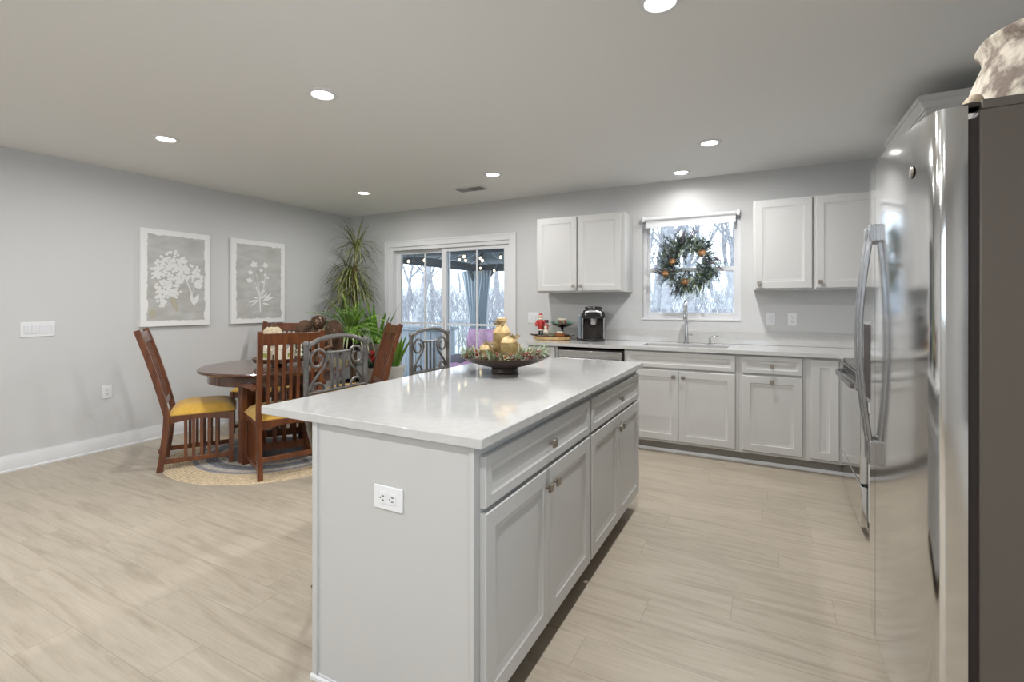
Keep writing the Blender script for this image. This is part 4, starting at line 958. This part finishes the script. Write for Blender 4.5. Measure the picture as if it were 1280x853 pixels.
# ------------------------------------------------------------------ wreath
WXc, WYc, WZc = -.668, D-.075, 1.655
t = thing('pine_wreath', 'frosted pine wreath with pinecones hanging in front of the sink window', 'wreath', (WXc,WYc,WZc))
MB().tube([(.19*math.cos(a),0,.19*math.sin(a)) for a in [2*PI*i/40 for i in range(41)]],.010,8,False).build('ring', STEM, t)
rnd = random.Random(4)
def sprigs(n, ma, ln, wd_, nm, r0=.10, r1=.25):
    m = MB()
    for k in range(n):
        a = rnd.random()*2*PI; r = rnd.uniform(r0,r1); sgn = rnd.choice((1,1,1,-1)); tw = a+rnd.uniform(-1.0,.2)
        dx, dz = math.cos(tw)*(1 if sgn>0 else -.6), math.sin(tw)*(1 if sgn>0 else -.6)
        p = Vector((r*math.cos(a), rnd.uniform(-.03,.02), r*math.sin(a))); d = Vector((dx, rnd.uniform(-.7,.1), dz)).normalized()
        l_ = ln*rnd.uniform(.6,1.2)
        if wd_ > .008: m.leaf(p,d,l_,wd_,.3,3)
        else:
            for j in range(7):
                q = p+d*l_*j/7
                for s in range(3): m.leaf(q,(d+Vector((rnd.uniform(-.9,.9),rnd.uniform(-.9,.2),rnd.uniform(-.9,.9)))),l_*.34,wd_,.1,2)
    m.build(nm, ma, t)
sprigs(230,EVERG,.11,.0065,'pine_sprigs'); sprigs(230,FROST,.11,.0065,'frosted_sprigs'); sprigs(420,SAGE,.058,.022,'sage_leaves',.11,.24)
sprigs(170,mat('olive_leaf',(.10,.16,.04),.6,col2=(.26,.34,.12),noise_scale=20),.06,.026,'olive_leaves',.12,.22)
PT = mat('dusky_plum_twig',(.10,.07,.11),.8,col2=(.2,.15,.2),noise_scale=20)
for k in range(26):
    a = rnd.random()*6.28; r = rnd.uniform(.14,.26); MB().tube([(r*math.cos(a),-.03,r*math.sin(a)),((r+.07)*math.cos(a-.2),-.05,(r+.07)*math.sin(a-.2))],[.006,.004],5).build('twig', PT, t)
for a in (1.45,1.75,2.0): MB().tube([(.2*math.cos(a),-.02,.2*math.sin(a)),(.24*math.cos(a),-.03,.27*math.sin(a)),(.23*math.cos(a-.1),-.03,.33)],[.008,.006,.004],6).build('long_twig', PT, t)
for (x,z,s) in ((-.135,.025,.038),(.130,.095,.038),(-.02,-.165,.040),(-.20,-.085,.036)): cone((x,-.055,z),s,None,'pinecone',(.1,-1,.2),t)
t.location = (WXc, WYc, WZc)

# ------------------------------------------------------------------ outside: deck, gazebo, yard, trees
GZ = -.45
m = MB(); n = 40; vs = []; fs = []
def hz(x, y):
    u = max(0,(y-14)/30); return GZ+min(u,1.3)**1.3*4.2+.12*noise.noise(Vector((x*.3,y*.3,0)))-.0*x
XS = [-60+120*i/n for i in range(n+1)]; YS = [5.1+(70)*(j/n)**1.4 for j in range(n+1)]
for y in YS:
    for x in XS: vs.append((x,y,hz(x,y) if y > 12 else GZ))
for j in range(n):
    for i in range(n): a = j*(n+1)+i; fs.append((a,a+1,a+n+2,a+n+1))
m.add(vs,fs); struct(m.build('ground_yard', GROUND))
m = MB(); vs = []; fs = []; n2 = 60
for j in range(9):
    for i in range(n2+1):
        x = -75+110*i/n2; z = -.5+j/8*(5.4+1.3*noise.noise(Vector((x*.06,0,3)))+.5*noise.noise(Vector((x*.4,2,3)))); vs.append((x,44+j*1.6+1.2*noise.noise(Vector((x*.2,j,1))),z))
for j in range(8):
    for i in range(n2): a = j*(n2+1)+i; fs.append((a,a+1,a+n2+2,a+n2+1))
m.add(vs,fs); struct(m.build('hillside', HILL))
struct(B(-7.2,-1.9,D+T+.01,10.0,-.16,-.06).build('deck', DECK))
# railing
t = thing('deck_railing', 'pale blue-grey deck railing with thin balusters outside the sliding door', 'railing', (-4.4,9.75,-.06))
B(-7.2,-1.9,9.72,9.79,.86,.90).build('top_rail', RAILM, t, world=True); B(-7.2,-1.9,9.73,9.78,.04,.08).build('bottom_rail', RAILM, t, world=True)
m = MB()
for k in range(48): m.box(-7.15+k*.11,-7.12+k*.11,9.74,9.77,.08,.86)
m.build('baluster', RAILM, t, world=True)['kind'] = 'stuff'
# sofa cover / low screen just outside the fixed door panel
t = thing('storage_bench', 'pale blue-grey board-fronted bench outside the fixed door panel', 'bench', (-5.5,6.35,-.06))
m = MB(); m.box(-6.45,-4.55,6.10,6.62,-.06,.86); m.build('body', RAILM, t, world=True, bevel=.01)
B(-6.50,-4.50,6.06,6.66,.86,.905).build('lid', RAILM, t, world=True, bevel=.01)
m = MB()
for k in range(19): m.box(-6.40+k*.098,-6.395+k*.098,6.094,6.101,-.03,.84)
m.build('board_joint', DECK, t, world=True)
# gazebo
t = thing('gazebo', 'dark metal gazebo with panelled roof outside the sliding door', 'gazebo', (-4.05,7.6,-.06))
GX0, GX1, GY0, GY1, GB = -5.8, -2.3, 5.9, 9.4, 2.03
for x in (GX0,GX1):
    for y in (GY0,GY1):
        B(x-.06,x+.06,y-.06,y+.06,-.06,GB+.10).build('post', GMETAL, t, world=True)
for q in ((GX0,GX1,GY0-.04,GY0+.04),(GX0,GX1,GY1-.04,GY1+.04),(GX0-.04,GX0+.04,GY0,GY1),(GX1-.04,GX1+.04,GY0,GY1)):
    B(*q,GB-.03,GB+.13).build('beam', GMETAL, t, world=True)
cx, cy = (GX0+GX1)/2,(GY0+GY1)/2; e = .25; zr0, zr1 = GB+.10, GB+1.0
cs = [(GX0-e,GY0-e),(GX1+e,GY0-e),(GX1+e,GY1+e),(GX0-e,GY1+e)]
for k in range(4):
    a, b = cs[k], cs[(k+1)%4]; vs = [(a[0],a[1],zr0),(b[0],b[1],zr0),(cx,cy,zr1),(a[0],a[1],zr0+.03),(b[0],b[1],zr0+.03),(cx,cy,zr1+.03)]
    MB().add(vs,[(0,1,2),(3,5,4),(0,3,4,1),(1,4,5,2),(2,5,3,0)]).build('roof_panel', GROOF, t, world=True)
    MB().bar((a[0],a[1],zr0-.03),(cx,cy,zr1-.03),.05,.06).build('rafter', GMETAL, t, world=True)
    m = MB()
    for j in range(1,10):
        u = j/10; p = Vector((a[0]+(b[0]-a[0])*u, a[1]+(b[1]-a[1])*u, zr0-.01)); s_ = 1-abs(2*u-1); mid = Vector(((a[0]+b[0])/2,(a[1]+b[1])/2,zr0-.01)); q = p+(Vector((cx,cy,zr1-.01))-mid)*s_*.97
        m.bar(p,q,.02,.025)
    m.build('roof_rib', mat('light_roof_rib',(.6,.66,.7),.5) if k == 0 else bpy.data.materials['light_roof_rib'], t, world=True)
for sx,sy in ((1,0),(0,-1)):
    MB().bar((GX0,GY1,GB-.45),(GX0+.42*sx,GY1+.42*sy,GB),.05,.05).build('brace', GMETAL, t, world=True)
# curtain tied at the corner
t = thing('gazebo_curtain', 'slate blue curtain tied back at the far gazebo corner', 'curtain', (GX0+.1,GY1-.1,GB))
for (dx,w0) in ((-.22,.60),(.10,.46)):
    m = MB(); vs = []; fs = []; nu = 30; nz = 16
    for j in range(nz+1):
        v = j/nz; z = -.02-v*1.75; ww = w0*(1-.62*math.sin(min(1,v*1.25)*PI/2)) if v < .8 else w0*(.38+.5*(v-.8))
        for i in range(nu+1):
            u = i/nu; vs.append((dx-.20+(u-.5)*ww+w0*.5+.06*v, -.12+.035*math.sin(u*2*PI*6)-.0*v, z))
    for j in range(nz):
        for i in range(nu): a = j*(nu+1)+i; fs.append((a,a+1,a+nu+2,a+nu+1))
    m.add(vs,fs); o = m.build('curtain_panel', CURT, t, angle=80); s_ = o.modifiers.new('solid','SOLIDIFY'); s_.thickness = .006
# string lights
def at(u, v, y):
    c, s = math.cos(.4843), math.sin(.4843); a = (u-640)/608.2; zz = -(v-379.3)/608.2
    rx, ry = a*c-s, a*s+c; k = y/ry; return Vector((rx*k, y, 1.29+zz*k))
bl = [(510.7,327,6.6),(530.5,325.7,7.0),(554,323.5,7.5),(574,325,7.6),(580,321,7.2),(582,326,7.9),(585,334.7,9.0),(600.6,323,7.4),(603,326,7.9),(600.6,335.6,9.1),(617.7,338.7,9.1),(625.9,321.8,7.2)]
pp = [at(*q) for q in bl]
t = thing('string_light_cable', 'dark cable strung under the gazebo roof carrying warm bulbs', 'string light', tuple(pp[0]))
m = MB(); wire = []
for a, b in zip(pp, pp[1:]):
    for i in range(6): u = i/6; wire.append(a.lerp(b,u)+Vector((0,0,.05-.05*math.sin(PI*u))))
m.tube(wire+[pp[-1]+Vector((0,0,.05))], .005, 5); m.build('cable', BLACK, t, world=True)
first = None
for k, p in enumerate(pp):
    if first is None:
        first = thing('light_bulb', 'warm glowing bulb hanging on the gazebo light string', 'light bulb', tuple(p), 0, 'bulbs of the gazebo light string')
        MB().ball((0,0,0),.024,12,sz=1.15).build('glass_bulb', BULB, first); MB().tube([(0,0,.03),(0,0,.06)],.013,8).build('socket', BLACK, first)
    else: o = copy_tree(first); o.location = p
# purple cushioned chair on the deck
t = thing('patio_chair', 'white wicker patio chair with purple tufted cushions outside the door', 'chair', (-3.80,5.95,-.06), -.25)
m = MB(); m.box(-.38,.38,-.32,.34,.30,.36)
for s in (-1,1): m.box(s*.37-.03,s*.37+.03,-.30,.34,.36,.58)
for k in range(9): m.box(-.34+k*.082,-.325+k*.082,.30,.325,.36,.94)
m.tube([(-.36,.33,.36),(-.37,.36,.82),(-.2,.37,.95),(.2,.37,.95),(.37,.36,.82),(.36,.33,.36)],.018,8); m.build('frame', WICK, t)
for sx in (-1,1):
    for sy in (-1,1): MB().tube([(sx*.35,sy*.29,0),(sx*.34,sy*.28,.31)],.022,8).build('leg', WICK, t)
def tuft(w_,h_,th,nm,M):
    m = MB(); vs=[]; fs=[]; n=20
    for j in range(n+1):
        for i in range(n+1):
            u,v=i/n*2-1,j/n*2-1; k=max(0,(1-abs(u)**4)*(1-abs(v)**4))**.5; q=.25+.75*(abs(math.sin((u+1)*PI*1.5))*abs(math.sin((v+1)*PI*1.0)))**.4
            vs.append((u*w_/2,v*h_/2,th*k*q-.03*(1-q)))
    for j in range(n):
        for i in range(n): a=j*(n+1)+i; fs.append((a,a+1,a+n+2,a+n+1))
    m.add(vs,fs); m.box(-w_*.47,w_*.47,-h_*.47,h_*.47,-.04,.01); m.xf(M); return m.build(nm,PLUM,t,angle=80)
tuft(.68,.60,.09,'seat_cushion',Matrix.Translation((0,0,.41)))
tuft(.72,.62,.10,'back_cushion',Matrix.Translation((0,.24,.66))@Matrix.Rotation(PI/2-.12,4,'X'))

# bare trees
def tree_mesh(seed, h, r, depth=5, ivy=0):
    rd = random.Random(seed); m = MB()
    def br(p, d, l_, r_, k):
        pts = [p.copy()]; rs = [r_]; q = p.copy(); dd = d.copy()
        n = 5 if k == depth else 3
        for i in range(n):
            dd = (dd+Vector((rd.uniform(-.16,.16),rd.uniform(-.16,.16),rd.uniform(-.02,.12)))).normalized(); q = q+dd*l_/n; pts.append(q.copy()); rs.append(r_*(1-.55*(i+1)/n))
            if k > 0 and (i >= 1 or k < depth):
                for _ in range(2 if k > 1 else 3):
                    a = rd.random()*6.28; sd = Vector((math.cos(a),math.sin(a),rd.uniform(.1,.8))).normalized()
                    br(q, (dd*.45+sd*.8).normalized(), l_*rd.uniform(.38,.58), rs[-1]*.5, k-1)
        m.tube(pts, rs, 7 if k > 2 else 3, False)
    br(Vector((0,0,-.3)), Vector((0,0,1)), h, r, depth)
    return m
protos = []
for k, (h, r) in enumerate(((7.5,.12),(9,.16),(6.5,.09))):
    m = tree_mesh(20+k,h,r,4)
    me_o = m.build('bare_tree', BARK); protos.append(me_o)
places = [ # x, y, scale, rz, proto, label
 (-1.75,14.5,.8,.3,1,'thick bare tree directly behind the wreath'),
 (-1.08,15.5,1.0,1.2,0,'bare tree trunk seen at the right side of the sink window'),
 (-2.60,14.8,1.1,2.0,1,'bare tree trunk seen at the left side of the sink window'),
 (-.55,16.5,.95,3.0,2,'thin bare tree at the far right of the sink window'),
 (-11.8,14.5,1.1,.7,1,'leaning bare tree at the left pane of the sliding door'),
 (-7.6,15.5,1.05,4.0,0,'bare tree framed right of the gazebo curtain'),
 (-6.2,17.5,1.0,5.0,1,'thick bare tree at the right edge of the sliding door glass')]
rd = random.Random(2)
for k in range(26):
    x = rd.uniform(-26,3); y = rd.uniform(19,36); places.append((x,y,rd.uniform(.8,1.15),rd.random()*6.28,rd.randrange(3),None))
for k, (x,y,s,rz,pi_,lab) in enumerate(places):
    o = protos[pi_].copy(); C.objects.link(o); o.location = (x,y,hz(x,y) if y > 12 else GZ); o.scale = (s,s,s); o.rotation_euler = (0.0,0,rz)
    if lab and 'leaning' in lab: o.rotation_euler = (0,.28,rz)
    tag(o, lab or 'bare grey tree in the distant woods beyond the yard', 'tree', 'trees beyond the yard' if not lab else 'bare trees near the windows')
for o in protos: bpy.data.objects.remove(o)
# brushy undergrowth
m = MB(); rd = random.Random(6)
for k in range(1500):
    x = rd.uniform(-26,4); y = rd.uniform(15,30); z = hz(x,y)
    for j in range(3):
        a = rd.random()*6.28; h_ = rd.uniform(.6,1.9); m.tube([(x,y,z-.05),(x+.25*h_*math.cos(a),y+.25*h_*math.sin(a),z+h_*.6),(x+.5*h_*math.cos(a+.4),y+.5*h_*math.sin(a+.4),z+h_)],[.014,.010,.004],3,False)
tag(m.build('undergrowth_brush', BARK), 'tangled bare winter undergrowth across the wooded yard', 'undergrowth', kind='stuff')
